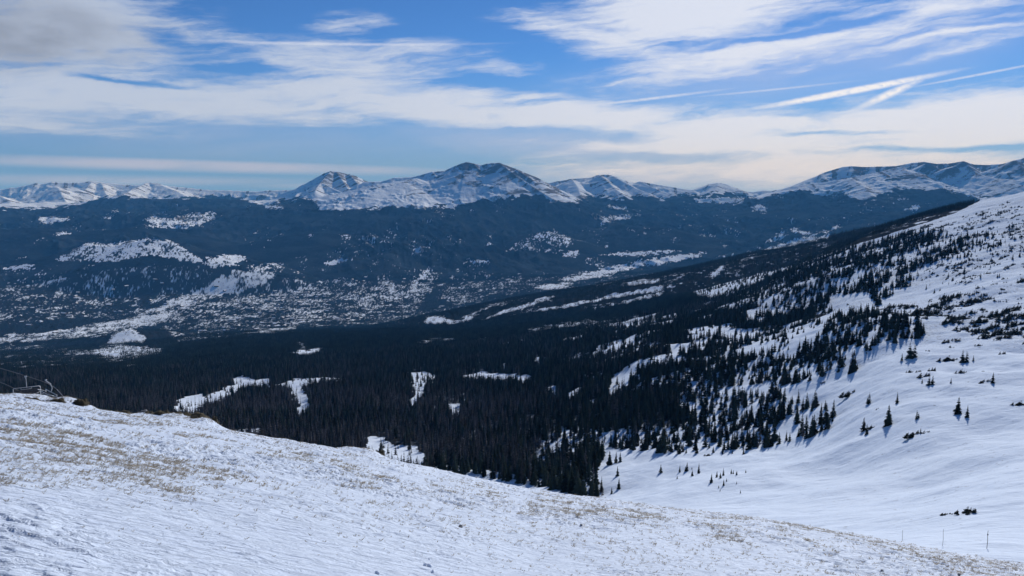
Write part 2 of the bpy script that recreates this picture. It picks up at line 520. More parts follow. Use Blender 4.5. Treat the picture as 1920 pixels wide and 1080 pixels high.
# ------------------------------------------------------------------ what grows where (traced on the hillsides)
CLEARINGS = [
    [(327, 770), (332, 750), (380, 735), (385, 730), (384, 742), (440, 722), (435, 712), (450, 703), (470, 712), (508, 710), (508, 728), (465, 730), (430, 745), (390, 757), (365, 775)],
    [(515, 722), (560, 710), (600, 708), (680, 711), (600, 718), (580, 722), (566, 735), (582, 745), (577, 782), (553, 784), (560, 760), (548, 735)],
    [(750, 700), (800, 697), (825, 706), (808, 718), (800, 725), (778, 759), (763, 759), (778, 735), (772, 712)],
    [(850, 705), (900, 698), (1000, 703), (1002, 722), (960, 720), (880, 713)],
    [(843, 760), (862, 758), (866, 770), (850, 784)],
    [(1145, 715), (1160, 700), (1200, 683), (1198, 712), (1165, 728), (1135, 747)],
    [(688, 822), (720, 820), (740, 833), (775, 836), (797, 852), (797, 882), (690, 862)],
    [(436, 808), (490, 803), (498, 816), (445, 818)],
    [(543, 662), (562, 656), (558, 642), (570, 642), (573, 658), (606, 651), (606, 663), (565, 673)],
    [(1028, 728), (1045, 722), (1042, 748), (1030, 748)], [(1058, 737), (1085, 726), (1082, 747), (1062, 750)],
    [(1100, 752), (1115, 745), (1112, 764)],
    [(1392, 598), (1442, 594), (1440, 608), (1398, 609)],
    [(1556, 556), (1630, 549), (1640, 572), (1600, 582), (1560, 572)],
    [(960, 640), (975, 634), (972, 644)], [(1000, 680), (1010, 665), (1016, 690)], [(940, 690), (948, 678), (946, 700)],
]
# thin snowy strips on the upper bench: half open
STRIPS = [
    [(985, 617), (1100, 598), (1135, 603), (1000, 624)], [(1050, 636), (1105, 622), (1110, 628), (1060, 642)], [(1165, 607), (1285, 586), (1290, 592), (1180, 614)],
    [(870, 640), (920, 634), (925, 640), (880, 645)], [(780, 640), (850, 632), (850, 638), (790, 644)], [(1060, 612), (1200, 590), (1205, 596), (1070, 618)],
    [(1130, 650), (1210, 636), (1215, 642), (1140, 656)], [(925, 645), (980, 636), (985, 642), (930, 650)], [(1090, 575), (1180, 560), (1240, 556), (1110, 580)],
]
DENSE = [(-400, 800), (-400, 694), (0, 694), (60, 692), (150, 688), (250, 687), (300, 668), (330, 652), (420, 641), (560, 622), (760, 613), (850, 608), (960, 592), (1100, 579), (1245, 554),
         (1300, 556), (1400, 572), (1500, 584), (1560, 590), (1535, 602), (1480, 612), (1400, 638), (1340, 655), (1322, 690), (1290, 715), (1262, 752), (1300, 780), (1280, 800), (1200, 810), (1128, 812), (1108, 838), (1092, 880), (1000, 896),
         (930, 884), (820, 868), (800, 905), (700, 905), (-400, 800)]
GROVES = [   # polygon, trees per m2, mean height, group, label
    ([(780, 895), (820, 868), (930, 872), (1000, 878), (1085, 850), (1100, 828), (1140, 842), (1120, 870), (1115, 912), (1140, 925), (1095, 936), (1000, 912), (880, 890)], .03, 11,
     "trees at the foot of the forest below the near slope", "dark fir in the ragged foot of the forest, just above the near snow slope"),
    ([(1110, 800), (1215, 775), (1262, 752), (1300, 738), (1450, 738), (1500, 755), (1562, 772), (1556, 808), (1480, 838), (1300, 852), (1180, 846), (1112, 838)], .021, 8.6,
     "trees of the grove that ends at the snow bowl", "dark fir in the grove with long shadows that juts into the snow bowl"),
    ([(1262, 752), (1290, 715), (1322, 690), (1340, 655), (1370, 690), (1380, 720), (1330, 738), (1300, 738)], .022, 11,
     "trees between the forest and the hillside grove", "dark fir standing where the forest thins towards the hillside"),
    ([(1340, 660), (1400, 638), (1480, 612), (1560, 594), (1650, 586), (1725, 600), (1732, 632), (1640, 660), (1600, 700), (1480, 722), (1380, 722)], .024, 8,
     "trees of the hillside grove above the bowl", "dark stunted fir in the grove on the knoll above the snow bowl"),
    ([(1300, 545), (1400, 518), (1500, 493), (1600, 466), (1700, 440), (1760, 432), (1830, 455), (1720, 520), (1650, 572), (1560, 556), (1550, 588), (1400, 575), (1300, 562)], .0105, 10,
     "trees on the far hillside", "small dark fir on the upper hillside under the ridge"),
]
GROVES.append(([(1560, 500), (1700, 440), (1930, 380), (2000, 370), (2000, 640), (1830, 610), (1760, 560), (1700, 545)], .0011, 4.5,
     "trees scattered up the right slope", "short dark fir among the bushes of the upper right slope"))
GROVES.append(([(1630, 510), (1700, 475), (1770, 452), (1850, 438), (1905, 446), (1890, 462), (1800, 484), (1725, 512), (1660, 550)], .010, 6.0,
     "trees of the slanting belt on the right slope", "small dark fir in the slanting belt of trees high on the right slope"))
BUSHY = [    # polygon, shrubs per m2, mean height
    ([(1640, 585), (1700, 570), (1750, 556), (1815, 560), (1920, 592), (2000, 610), (2000, 655), (1890, 645), (1800, 622), (1720, 602)], .042, 3.2),
    ([(1560, 500), (1700, 436), (1930, 372), (2000, 360), (2000, 600), (1810, 560), (1780, 520), (1700, 530)], .017, 2.3),
    ([(1500, 497), (1600, 462), (1720, 428), (1700, 470), (1560, 540)], .008, 3.5),
    ([(1480, 700), (1640, 655), (1740, 625), (1740, 640), (1650, 680), (1560, 730)], .0015, 1.6),
    ([(1590, 760), (1920, 690), (2000, 700), (2000, 880), (1700, 850), (1560, 810)], .0011, 1.3),
    ([(1300, 560), (1560, 505), (1640, 560), (1550, 585)], .002, 3.0),
    ([(1700, 640), (2000, 620), (2000, 690), (1700, 720)], .0013, 1.6),
]
# valley: polygons of open or half-open snow, (openness, polygon)
VALLEY_OPEN = [
    (0.58, [(-300, 645), (0, 632), (100, 622), (250, 595), (330, 560), (400, 532), (480, 500), (540, 497), (520, 512), (440, 545), (380, 565), (300, 605), (190, 630), (60, 640), (-300, 660)]),
    (0.53, [(395, 528), (470, 495), (535, 492), (525, 515), (430, 552)]),
    (0.70, [(860, 602), (880, 588), (930, 569), (905, 582), (875, 600)]), (0.70, [(795, 596), (830, 594), (865, 602), (830, 608), (797, 605)]),
    (0.66, [(900, 601), (960, 577), (1030, 556), (1035, 560), (980, 578), (912, 600)]), (0.66, [(970, 590), (1060, 572), (1130, 556), (1243, 537), (1243, 544), (1140, 560), (1060, 577)]), (0.62, [(1090, 578), (1180, 562), (1240, 548), (1238, 554), (1180, 567)]), (0.62, [(1010, 581), (1100, 563), (1160, 547), (1165, 551), (1100, 567)]),
    (0.70, [(1050, 524), (1120, 507), (1170, 494), (1280, 477), (1325, 473), (1300, 485), (1200, 501), (1130, 520), (1070, 526)]),
    (0.70, [(1112, 477), (1200, 472), (1290, 470), (1200, 480)]), (0.70, [(1000, 538), (1075, 527), (1060, 540), (1020, 543)]), (0.70, [(1165, 529), (1240, 524), (1240, 530), (1180, 532)]),
    (0.70, [(605, 493), (640, 483), (660, 485), (625, 497)]), (0.70, [(875, 486), (918, 489), (915, 494), (890, 491)]), (0.70, [(480, 618), (555, 612), (555, 620), (490, 627)]),
    (0.62, [(150, 660), (220, 645), (305, 655), (300, 662), (260, 668), (210, 680), (190, 665)]), (0.52, [(80, 655), (190, 655), (200, 668), (100, 662)]),
    (0.70, [(195, 645), (222, 622), (245, 615), (277, 630), (272, 643)]),
    (0.62, [(100, 490), (163, 455), (217, 456), (275, 445), (325, 452), (352, 470), (385, 494), (340, 488), (280, 478), (210, 490), (150, 488)]),
    (0.70, [(380, 492), (420, 478), (462, 482), (440, 496), (400, 500)]), (0.70, [(30, 498), (62, 496), (60, 504), (0, 505)]),
    (0.70, [(800, 520), (805, 500), (775, 528), (770, 535)]), (0.38, [(400, 535), (480, 505), (700, 440), (860, 445), (800, 520), (640, 560)]),
    (0.42, [(-300, 520), (160, 495), (400, 500), (400, 535), (300, 580), (-300, 640)]),
    (0.46, [(300, 605), (400, 560), (640, 520), (840, 500), (800, 560), (760, 606), (560, 615), (400, 632), (330, 640)]),
    (0.40, [(800, 520), (1000, 510), (1200, 505), (1240, 530), (1000, 545), (860, 580)]),
    (0.40, [(-300, 660), (60, 645), (280, 660), (160, 690), (-300, 740)]),
    (0.52, [(945, 470), (990, 440), (1040, 432), (1075, 450), (1050, 472)]), (0.70, [(1055, 475), (1085, 470), (1080, 482), (1060, 483)]),
    (0.70, [(1478, 432), (1490, 428), (1530, 440), (1520, 443)]), (0.70, [(1435, 455), (1460, 440), (1465, 432), (1478, 445)]), (0.60, [(1545, 432), (1575, 420), (1570, 430)]),
    (0.70, [(1114, 402), (1151, 413), (1130, 422)]), (0.70, [(1140, 406), (1182, 402), (1182, 408), (1162, 412)]), (0.70, [(1130, 384), (1176, 389), (1172, 394)]),
    (0.60, [(270, 412), (290, 404), (330, 416), (352, 428), (330, 430)]), (0.60, [(270, 425), (300, 410), (400, 395), (400, 410), (350, 430)]),
    (0.70, [(70, 408), (90, 405), (135, 411), (85, 421)]), (0.70, [(190, 408), (210, 405), (215, 411)]), (0.70, [(95, 438), (130, 435), (138, 440), (110, 442)]),
    (0.70, [(590, 375), (640, 372), (690, 388), (600, 392)]), (0.55, [(500, 385), (530, 382), (525, 396), (500, 392)]), (0.70, [(1300, 372), (1395, 370), (1390, 380), (1310, 380)]),
    (0.70, [(1405, 388), (1425, 382), (1440, 392), (1435, 397)]), (0.70, [(1684, 375), (1702, 370), (1700, 375)]), (0.70, [(1690, 395), (1720, 384), (1722, 394)]),
    (0.70, [(1325, 520), (1345, 508), (1352, 502), (1362, 500), (1340, 522)]), (0.60, [(1560, 425), (1530, 440), (1440, 462), (1440, 470), (1550, 448)]),
    (0.45, [(640, 440), (700, 436), (760, 445), (700, 460), (645, 458)]), (0.52, [(770, 470), (815, 452), (812, 460), (780, 478)]),
    (0.70, [(210, 395), (215, 392), (218, 398)]), (0.70, [(1400, 540), (1412, 528), (1420, 527), (1405, 545)]),
]
TREELINE = [(-300, 392), (0, 388), (60, 391), (130, 386), (160, 379), (207, 369), (240, 368), (290, 374), (340, 371), (400, 368), (450, 369), (480, 380), (500, 388), (530, 373), (580, 371), (600, 390), (640, 392), (700, 393),
            (740, 388), (790, 392), (823, 385), (850, 383), (880, 381), (905, 373), (950, 372), (977, 369), (1000, 366), (1040, 376), (1080, 377), (1110, 366), (1150, 373), (1200, 368), (1240, 373), (1280, 366), (1320, 366), (1345, 360),
            (1390, 368), (1430, 372), (1480, 358), (1550, 361), (1590, 366), (1620, 378), (1640, 372), (1660, 361), (1700, 356), (1750, 353), (1800, 362), (1850, 380), (1920, 366), (2300, 360)]
_TX, _TY = np.array([p[0] for p in TREELINE]), np.array([p[1] for p in TREELINE])


def speckle(x, y):
    return fbm(x / 9, y / 27, 3, .62, 120) * .62 + fbm(x / 75, y / 120, 3, .55, 121) * .38


def openness(px, py, x, y):
    """0 = closed forest, 1 = bare snow, for the valley and flanks beyond the bench"""
    jx = (fbm(x / 60, y / 60, 3, seed=61) - .5) * 16
    jy = (fbm(x / 60, y / 60, 3, seed=71) - .5) * 7
    jx = jx + (fbm(x / 17, y / 17, 2, seed=62) - .5) * 12
    jy = jy + (fbm(x / 17, y / 30, 2, seed=63) - .5) * 6
    jb = (fbm(x / 400, y / 400, 3, seed=72) - .5) * 10
    qx, qy = px + jx, py + jy + jb * .4
    o = np.full(px.shape, .05)
    big = fbm(x / 260, y / 420, 4, .55, 77)
    o = np.maximum(o, sstep(big, .42, .70) * .43)
    for v, poly in VALLEY_OPEN:
        m = inpoly(qx, qy, poly)
        o[m] = np.maximum(o[m], v)
    return o


def fg_crest(px):
    """photo row of the near slope's edge"""
    return np.interp(px, [-300, 0, 60, 110, 150, 185, 230, 300, 370, 410, 480, 600, 680, 720, 800, 900, 1000, 1150, 1280, 1440, 1600, 1760, 1920, 2200],
                     [725, 740, 742, 748, 758, 770, 772, 776, 790, 804, 812, 838, 850, 864, 880, 900, 921, 940, 957, 975, 1004, 1034, 1062, 1110])


def fg_t(phi):
    px = 960 + F * np.tan(np.clip(phi, -.75, .75)) * .985
    px = np.clip(px, -300, 2200)
    xs = np.arange(-300, 2201, 20.0)
    base = np.interp(xs, [-300, 0, 185, 400, 600, 800, 1000, 1150, 1280, 1440, 1600, 1760, 1920, 2200],
                     [728, 744, 772, 804, 838, 880, 922, 941, 957, 976, 1005, 1035, 1062, 1110])
    k = np.array([1, 4, 6, 4, 1.0]) / 16
    base = np.convolve(np.pad(base, 2, mode='edge'), k, mode='valid')
    ray_t = np.array([ray(a, b)[2] for a, b in zip(xs, base)])
    ray_p = np.array([math.atan2(ray(a, b)[0], ray(a, b)[1]) for a, b in zip(xs, base)])
    inside = np.interp(phi, ray_p, ray_t)
    # beyond the sides of the view the slope goes on as a plain tilted hillside
    out = 0.43 * np.cos(phi - .3) - .01
    wgt = sstep(np.abs(phi), .72, .95)
    return inside * (1 - wgt) + out * wgt


FG_BUMPS = [  # photo px, py of a mound on the edge, half-width px, height m, distance m
    (75, 748, 45, .30, 46), (135, 760, 30, .34, 44), (285, 784, 40, .22, 44), (345, 794, 45, .36, 43), (388, 802, 22, .3, 42), (650, 848, 22, .20, 42), (690, 855, 32, .34, 42),
]


def fg_height(x, y, detail=True):
    r = np.sqrt(x * x + y * y)
    phi = np.arctan2(x, y)
    t = fg_t(phi)
    rc = 46.0
    b = 1.7 / rc ** 2
    z = -1.7 - (t - 2 * 1.7 / rc) * r - b * r * r - np.maximum(r - rc - 6, 0) ** 2 * .0022
    for px, py, hw, h, d in FG_BUMPS:
        bx, by, _ = ray(px, py)
        w = hw / F * d * 1.0
        q = ((x - bx * d) ** 2 + ((y - by * d) * .6) ** 2) / (w * w)
        z = z + h * 1.3 * np.exp(-q * 1.3)
    if detail:
        fade = np.clip(r / 10, .35, 1.2)
        wx = x + (fbm(x / 1.7, y / 1.7, 2, seed=90) - .5) * 1.2
        wy = y + (fbm(x / 1.7, y / 1.7, 2, seed=91) - .5) * 1.2
        z = z + (fbm(x / 6, y / 5, 3, .5, 92) - .5) * .30 * np.clip(r / 25, .15, 1)
        s = fbm(wx * 1.15 + wy * .35, wy * 2.6 - wx * .25, 4, .55, 93, True)
        z = z + (s - .6) * .05 * fade
        s2 = fbm(wx * 1.9 + wy * .9, wy * 4.6 - wx * .9, 4, .6, 94)
        calm = .12 + .88 * sstep(fbm(x / 4.5, y / 3.0, 3, .55, 97), .42, .56)
        z = z + (sstep(s2, .45, .53) * .017 + sstep(s2, .57, .63) * .024) * np.clip(r / 11, .6, 1.7) * calm
        s3 = fbm(x * .75 + y * .35, y * 2.1 - x * .4, 3, .5, 95)
        z = z + sstep(s3, .48, .62) * .05 * sstep(r, 12, 30)
    return z


# ------------------------------------------------------------------ mesh helpers
def mesh(name, verts, faces, mats=(), smooth=False, attrs=None, mat_idx=None):
    """verts (n,3); faces: (m,k) array or list of arrays with one k each"""
    me = bpy.data.meshes.new(name)
    verts = np.asarray(verts, np.float32)
    fl = faces if isinstance(faces, list) else [faces]
    fl = [np.asarray(f, np.int32) for f in fl if len(f)]
    me.vertices.add(len(verts))
    me.vertices.foreach_set("co", verts.ravel())
    if fl:
        loops = np.concatenate([f.ravel() for f in fl])
        tot = np.concatenate([np.full(len(f), f.shape[1], np.int32) for f in fl])
        start = np.concatenate([[0], np.cumsum(tot)[:-1]]).astype(np.int32)
        me.loops.add(len(loops))
        me.loops.foreach_set("vertex_index", loops)
        me.polygons.add(len(tot))
        me.polygons.foreach_set("loop_start", start)
        me.polygons.foreach_set("loop_total", tot)
        if mat_idx is not None:
            me.polygons.foreach_set("material_index", np.asarray(mat_idx, np.int32))
    for k, v in (attrs or {}).items():
        v = np.asarray(v)
        kind = 'INT' if v.dtype.kind == 'i' else ('FLOAT_VECTOR' if v.ndim == 2 else 'FLOAT')
        a = me.attributes.new(k, kind, 'POINT')
        a.data.foreach_set('vector' if kind == 'FLOAT_VECTOR' else 'value', np.asarray(v, np.int32 if kind == 'INT' else np.float32).ravel())
    for m in mats:
        me.materials.append(m)
    me.update(calc_edges=True)
    me.validate()
    if fl:
        me.polygons.foreach_set("use_smooth", np.full(len(me.polygons), smooth))
    return me


def link(name, me, parent=None, **props):
    o = bpy.data.objects.new(name, me)
    COL.objects.link(o)
    if parent is not None:
        o.parent = parent
    for k, v in props.items():
        if v is not None:
            o[k] = v
    return o


def grid_faces(nr, nc):
    i = np.arange((nr - 1) * (nc - 1))
    a = (i // (nc - 1)) * nc + i % (nc - 1)
    return np.stack([a, a + 1, a + nc + 1, a + nc], 1)


class MB:
    """collects simple shapes into one mesh"""
    def __init__(s):
        s.v, s.q, s.t, s.n = [], [], [], 0

    def add(s, v, quads=(), tris=()):
        v = np.asarray(v, float)
        s.v.append(v)
        if len(quads):
            s.q.append(np.asarray(quads) + s.n)
        if len(tris):
            s.t.append(np.asarray(tris) + s.n)
        s.n += len(v)

    def tube(s, pts, rad, n=8):
        pts = [np.asarray(p, float) for p in pts]
        rads = rad if hasattr(rad, '__len__') else [rad] * len(pts)
        V = []
        for i, p in enumerate(pts):
            d = pts[min(i + 1, len(pts) - 1)] - pts[max(i - 1, 0)]
            d = d / (np.linalg.norm(d) + 1e-12)
            a = np.cross(d, (0, 0, 1.0) if abs(d[2]) < .9 else (1.0, 0, 0))
            a /= np.linalg.norm(a)
            b = np.cross(d, a)
            for k in range(n):
                w = 2 * math.pi * k / n
                V.append(p + (a * math.cos(w) + b * math.sin(w)) * rads[i])
        Q = [[i * n + k, i * n + (k + 1) % n, (i + 1) * n + (k + 1) % n, (i + 1) * n + k] for i in range(len(pts) - 1) for k in range(n)]
        T = [[0, k + 1, k] for k in range(1, n - 1)] + [[(len(pts) - 1) * n, (len(pts) - 1) * n + k, (len(pts) - 1) * n + k + 1] for k in range(1, n - 1)]
        s.add(V, Q, T)

    def box(s, c, h):
        c, h = np.asarray(c, float), np.asarray(h, float)
        V = [c + h * np.array(q) for q in [(-1, -1, -1), (1, -1, -1), (1, 1, -1), (-1, 1, -1), (-1, -1, 1), (1, -1, 1), (1, 1, 1), (-1, 1, 1)]]
        s.add(V, [[0, 3, 2, 1], [4, 5, 6, 7], [0, 1, 5, 4], [1, 2, 6, 5], [2, 3, 7, 6], [3, 0, 4, 7]])

    def arrays(s):
        fl = []
        if s.q:
            fl.append(np.concatenate(s.q))
        if s.t:
            fl.append(np.concatenate(s.t))
        return np.concatenate(s.v), fl

    def mesh(s, name, mat, smooth=False):
        v, f = s.arrays()
        return mesh(name, v, f, [mat], smooth)


# ------------------------------------------------------------------ materials
def material(name):
    m = bpy.data.materials.new(name)
    m.use_nodes = True
    t = m.node_tree
    b = t.nodes['Principled BSDF']
    return m, NT(t), b


SNOW = (0.74, 0.82, 0.93)


def mat_near_snow():
    m, N, b = material("wind_packed_snow")
    geo = N.n('ShaderNodeNewGeometry').outputs['Position']
    at = N.n('ShaderNodeAttribute', attribute_name='grass').outputs['Fac']
    n1 = N.noise(geo, 5.0, 6, .65)
    n2 = N.noise(geo, 22.0, 4, .6)
    k = N.math('ADD', at, N.math('MULTIPLY', N.math('SUBTRACT', N.math('ADD', N.math('MULTIPLY', n1, .6), N.math('MULTIPLY', n2, .4)), .5), 1.9))
    g = N.ss(k, .50, .92)
    straw = N.mix(n2, (.28, .23, .165), (.42, .355, .265))
    n3 = N.noise(geo, .8, 4)
    snow = N.mix(n3, (.64, .71, .82), (.72, .79, .88))
    N.put(b.inputs['Base Color'], N.mix(N.math('MULTIPLY', g, .62), snow, straw))
    b.inputs['Roughness'].default_value = .7
    b.inputs['Specular IOR Level'].default_value = .25
    bp = N.n('ShaderNodeBump')
    bp.inputs['Strength'].default_value = .75
    bp.inputs['Distance'].default_value = .03
    mp = N.n('ShaderNodeMapping')
    N.put(mp.inputs['Vector'], geo)
    mp.inputs['Rotation'].default_value = (0, 0, .25)
    mp.inputs['Scale'].default_value = (3.2, 9.5, 6.0)
    rip = N.ss(N.noise(mp.outputs[0], 1.0, 6, .62, .6), .40, .62)
    N.put(bp.inputs['Height'], N.math('ADD', N.math('ADD', N.math('MULTIPLY', rip, .8), N.math('MULTIPLY', N.noise(geo, 14.0, 5, .6), .6)), N.math('MULTIPLY', N.noise(geo, 60.0, 3), .25)))
    N.put(b.inputs['Normal'], bp.outputs[0])
    return m


def mat_terrain():
    m, N, b = material("snow_and_forest_floor")
    geo = N.n('ShaderNodeNewGeometry').outputs['Position']
    cov = N.n('ShaderNodeAttribute', attribute_name='cover').outputs['Fac']
    tw = N.n('ShaderNodeAttribute', attribute_name='twig').outputs['Fac']
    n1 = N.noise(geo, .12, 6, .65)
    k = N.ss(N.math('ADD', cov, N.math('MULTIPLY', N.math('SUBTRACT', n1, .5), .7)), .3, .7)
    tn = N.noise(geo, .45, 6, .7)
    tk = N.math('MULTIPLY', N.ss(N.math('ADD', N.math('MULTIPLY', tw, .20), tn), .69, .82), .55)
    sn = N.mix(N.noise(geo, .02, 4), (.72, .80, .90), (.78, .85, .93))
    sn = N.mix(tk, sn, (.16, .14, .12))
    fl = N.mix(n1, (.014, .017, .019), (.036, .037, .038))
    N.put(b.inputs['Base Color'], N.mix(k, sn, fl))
    b.inputs['Roughness'].default_value = .75
    b.inputs['Specular IOR Level'].default_value = 0.0
    bp = N.n('ShaderNodeBump')
    bp.inputs['Strength'].default_value = .5
    bp.inputs['Distance'].default_value = 1.0
    mp = N.n('ShaderNodeMapping')
    N.put(mp.inputs['Vector'], geo)
    mp.inputs['Rotation'].default_value = (0, 0, -.35)
    mp.inputs['Scale'].default_value = (.11, .42, .2)
    N.put(bp.inputs['Height'], N.math('ADD', N.math('ADD', N.noise(geo, .16, 6, .6), N.math('MULTIPLY', N.noise(mp.outputs[0], 1.0, 6, .6, .5), .9)), N.math('MULTIPLY', N.noise(geo, .9, 4), .15)))
    N.put(b.inputs['Normal'], bp.outputs[0])
    return m


def mat_mountain():
    m, N, b = material("mountain_snow_rock_and_forest")
    geo = N.n('ShaderNodeNewGeometry').outputs['Position']
    cov = N.n('ShaderNodeAttribute', attribute_name='cover').outputs['Fac']
    rk = N.n('ShaderNodeAttribute', attribute_name='rock').outputs['Fac']
    n1 = N.noise(geo, .018, 6, .7)
    k = N.ss(N.math('ADD', cov, N.math('MULTIPLY', N.math('SUBTRACT', n1, .5), .9)), .34, .68)
    n2 = N.noise(geo, .012, 7, .72)
    r = N.ss(N.math('ADD', rk, N.math('MULTIPLY', N.math('SUBTRACT', n2, .5), .9)), .46, .78)
    rock = N.mix(N.noise(geo, .03, 3), (.10, .095, .095), (.20, .18, .165))
    sn = N.mix(r, SNOW, rock)
    n5 = N.noise(geo, .0035, 5, .6)
    fl = N.mix(N.ss(n5, .38, .66), (.005, .008, .010), (.024, .033, .040))
    fl = N.mix(N.math('MULTIPLY', N.ss(N.noise(geo, .045, 3, .6), .5, .75), .35), fl, (.075, .092, .11))
    N.put(b.inputs['Base Color'], N.mix(k, sn, fl))
    b.inputs['Roughness'].default_value = .8
    b.inputs['Specular IOR Level'].default_value = 0.0
    bp = N.n('ShaderNodeBump')
    bp.inputs['Strength'].default_value = .5
    bp.inputs['Distance'].default_value = 26.0
    N.put(bp.inputs['Height'], N.math('ADD', N.noise(geo, .010, 7, .62), N.math('MULTIPLY', N.noise(geo, .05, 3), .35)))
    N.put(b.inputs['Normal'], bp.outputs[0])
    return m


def mat_plain(name, c0, c1, scale, rough=.8, rand=0.0, spec=.2, metal=0.0):
    m, N, b = material(name)
    geo = N.n('ShaderNodeNewGeometry').outputs['Position']
    c = N.mix(N.noise(geo, scale, 4), c0, c1)
    if rand:
        oi = N.n('ShaderNodeObjectInfo').outputs['Random']
        hsv = N.n('ShaderNodeHueSaturation')
        N.put(hsv.inputs['Value'], N.ss(oi, 0.0, 1.0, 1 - rand, 1 + rand))
        N.put(hsv.inputs['Color'], c)
        c = hsv.outputs[0]
    N.put(b.inputs['Base Color'], c)
    b.inputs['Roughness'].default_value = rough
    b.inputs['Specular IOR Level'].default_value = spec
    b.inputs['Metallic'].default_value = metal
    return m


M_NEAR, M_TERR, M_MOUNT = mat_near_snow(), mat_terrain(), mat_mountain()
M_FIR = mat_plain("dark_fir_needles", (.014, .021, .017), (.034, .044, .034), .8, .9, .6, .0)
M_GREY = mat_plain("grey_brown_bare_twigs", (.048, .046, .047), (.115, .105, .102), .8, .9, .6, .0)
M_BARK = mat_plain("bark", (.05, .04, .035), (.10, .085, .075), 3.0, .9)
M_SHRUB = mat_plain("krummholz_needles", (.024, .029, .024), (.055, .058, .046), .9, .9, .35, .0)
M_HEATH = mat_plain("brown_green_heath", (.045, .042, .026), (.13, .10, .06), 9.0, .9)
M_STRAW = mat_plain("dry_grass", (.27, .225, .165), (.44, .38, .30), 7.0, .85, .3)
_t = M_STRAW.node_tree
_tl, _mx = _t.nodes.new('ShaderNodeBsdfTranslucent'), _t.nodes.new('ShaderNodeMixShader')
_bs = _t.nodes['Principled BSDF']
_t.links.new(_bs.inputs['Base Color'].links[0].from_socket, _tl.inputs[0])
_mx.inputs[0].default_value = .5
_t.links.new(_bs.outputs[0], _mx.inputs[1])
_t.links.new(_tl.outputs[0], _mx.inputs[2])
_t.links.new(_mx.outputs[0], _t.nodes['Material Output'].inputs['Surface'])
M_STEEL = mat_plain("galvanised_steel", (.30, .31, .32), (.42, .43, .44), 5.0, .45, 0, .5, .6)
M_CABLE = mat_plain("steel_cable", (.12, .12, .13), (.20, .20, .21), 5.0, .5, 0, .5, .5)
M_SEAT = mat_plain("dark_seat_vinyl", (.03, .03, .035), (.06, .06, .065), 5.0, .6)
M_POST = mat_plain("weathered_wood", (.10, .085, .07), (.19, .165, .14), 6.0, .85)
M_STONE = mat_plain("grey_stone", (.12, .12, .125), (.30, .29, .28), 9.0, .85)
M_CLOD = mat_plain("snow_clod", (.72, .77, .86), (.84, .87, .92), 8.0, .8)
M_WALL = mat_plain("house_wall", (.10, .075, .06), (.22, .18, .15), .2, .8, .4)
M_ROOF = mat_plain("snowy_roof", (.74, .77, .83), (.85, .87, .9), .2, .8)

# ------------------------------------------------------------------ near slope
phi_in = np.radians(np.arange(-38, 38.01, .055))
phi_out_r = np.radians(np.linspace(40, 178, 50))
PH = np.concatenate([-phi_out_r[::-1], phi_in, phi_out_r])
RR = np.exp(np.arange(math.log(1.2), math.log(52), .0038))
RR = np.concatenate([[.05, .4, .8], RR, np.exp(np.linspace(math.log(52.5), math.log(420), 60))])
R2, P2 = np.meshgrid(RR, PH, indexing='ij')
x, y = (R2 * np.sin(P2)).ravel(), (R2 * np.cos(P2)).ravel()
z = fg_height(x, y)
px, py = project(x, y, z)
GRASS_PATCH = [  # strength, polygon
    (.38, [(-60, 785), (90, 800), (200, 828), (300, 845), (310, 858), (180, 860), (60, 862), (-60, 880)]),
    (.30, [(-60, 860), (310, 850), (480, 900), (330, 935), (-60, 900)]),
    (.45, [(-60, 748), (110, 762), (260, 782), (400, 806), (430, 814), (300, 806), (160, 782), (-60, 765)]),
    (.35, [(400, 800), (560, 832), (700, 858), (690, 866), (560, 842), (420, 815)]),
    (.27, [(640, 888), (680, 886), (735, 898), (730, 906), (660, 898)]), (.28, [(780, 905), (900, 915), (960, 930), (900, 930), (800, 915)]),
    (.27, [(480, 855), (560, 860), (650, 876), (600, 878), (500, 866)]),
    (.34, [(1000, 925), (1160, 938), (1300, 956), (1300, 966), (1150, 950), (1000, 936)]),
    (.52, [(1150, 936), (1300, 954), (1460, 974), (1620, 1004), (1780, 1034), (1940, 1060), (1940, 1075), (1780, 1046), (1620, 1014), (1460, 984), (1300, 964), (1150, 946)]),
    (.26, [(1310, 995), (1380, 995), (1450, 1008), (1420, 1020), (1330, 1008)]), (.35, [(1700, 1050), (1820, 1055), (1940, 1078), (1800, 1074)]),
    (.30, [(960, 940), (1180, 965), (1280, 985), (1200, 985), (1000, 960)]),
]
gr = np.full(x.shape, .10)
jx, jy = (fbm(x / 1.5, y / 1.5, 3, seed=101) - .5) * 90, (fbm(x / 1.2, y / 1.2, 3, seed=102) - .5) * 60
for v, poly in GRASS_PATCH:
    mk = inpoly(px + jx, py + jy, poly)
    gr[mk] = np.maximum(gr[mk], v)
gr = gr + (fbm(x / 5, y / 3.2, 3, seed=104) - .5) * .35 * np.clip(r_ := np.sqrt(x * x + y * y) / 22, 0, 1)
for bpx, bpy_, hw, h, d in FG_BUMPS:
    bx, by, _ = ray(bpx, bpy_)
    q = ((x - bx * d) ** 2 + ((y - by * d) * .6) ** 2) / (hw / F * d) ** 2
    gr = np.maximum(gr, .62 * np.exp(-q * .8))
near = link("ground", mesh("ground", np.stack([x, y, z], 1), grid_faces(len(RR), len(PH)), [M_NEAR], True, {'grass': gr}),
            kind="structure", label="near wind-packed snow slope with dry grass showing through", category="ground")

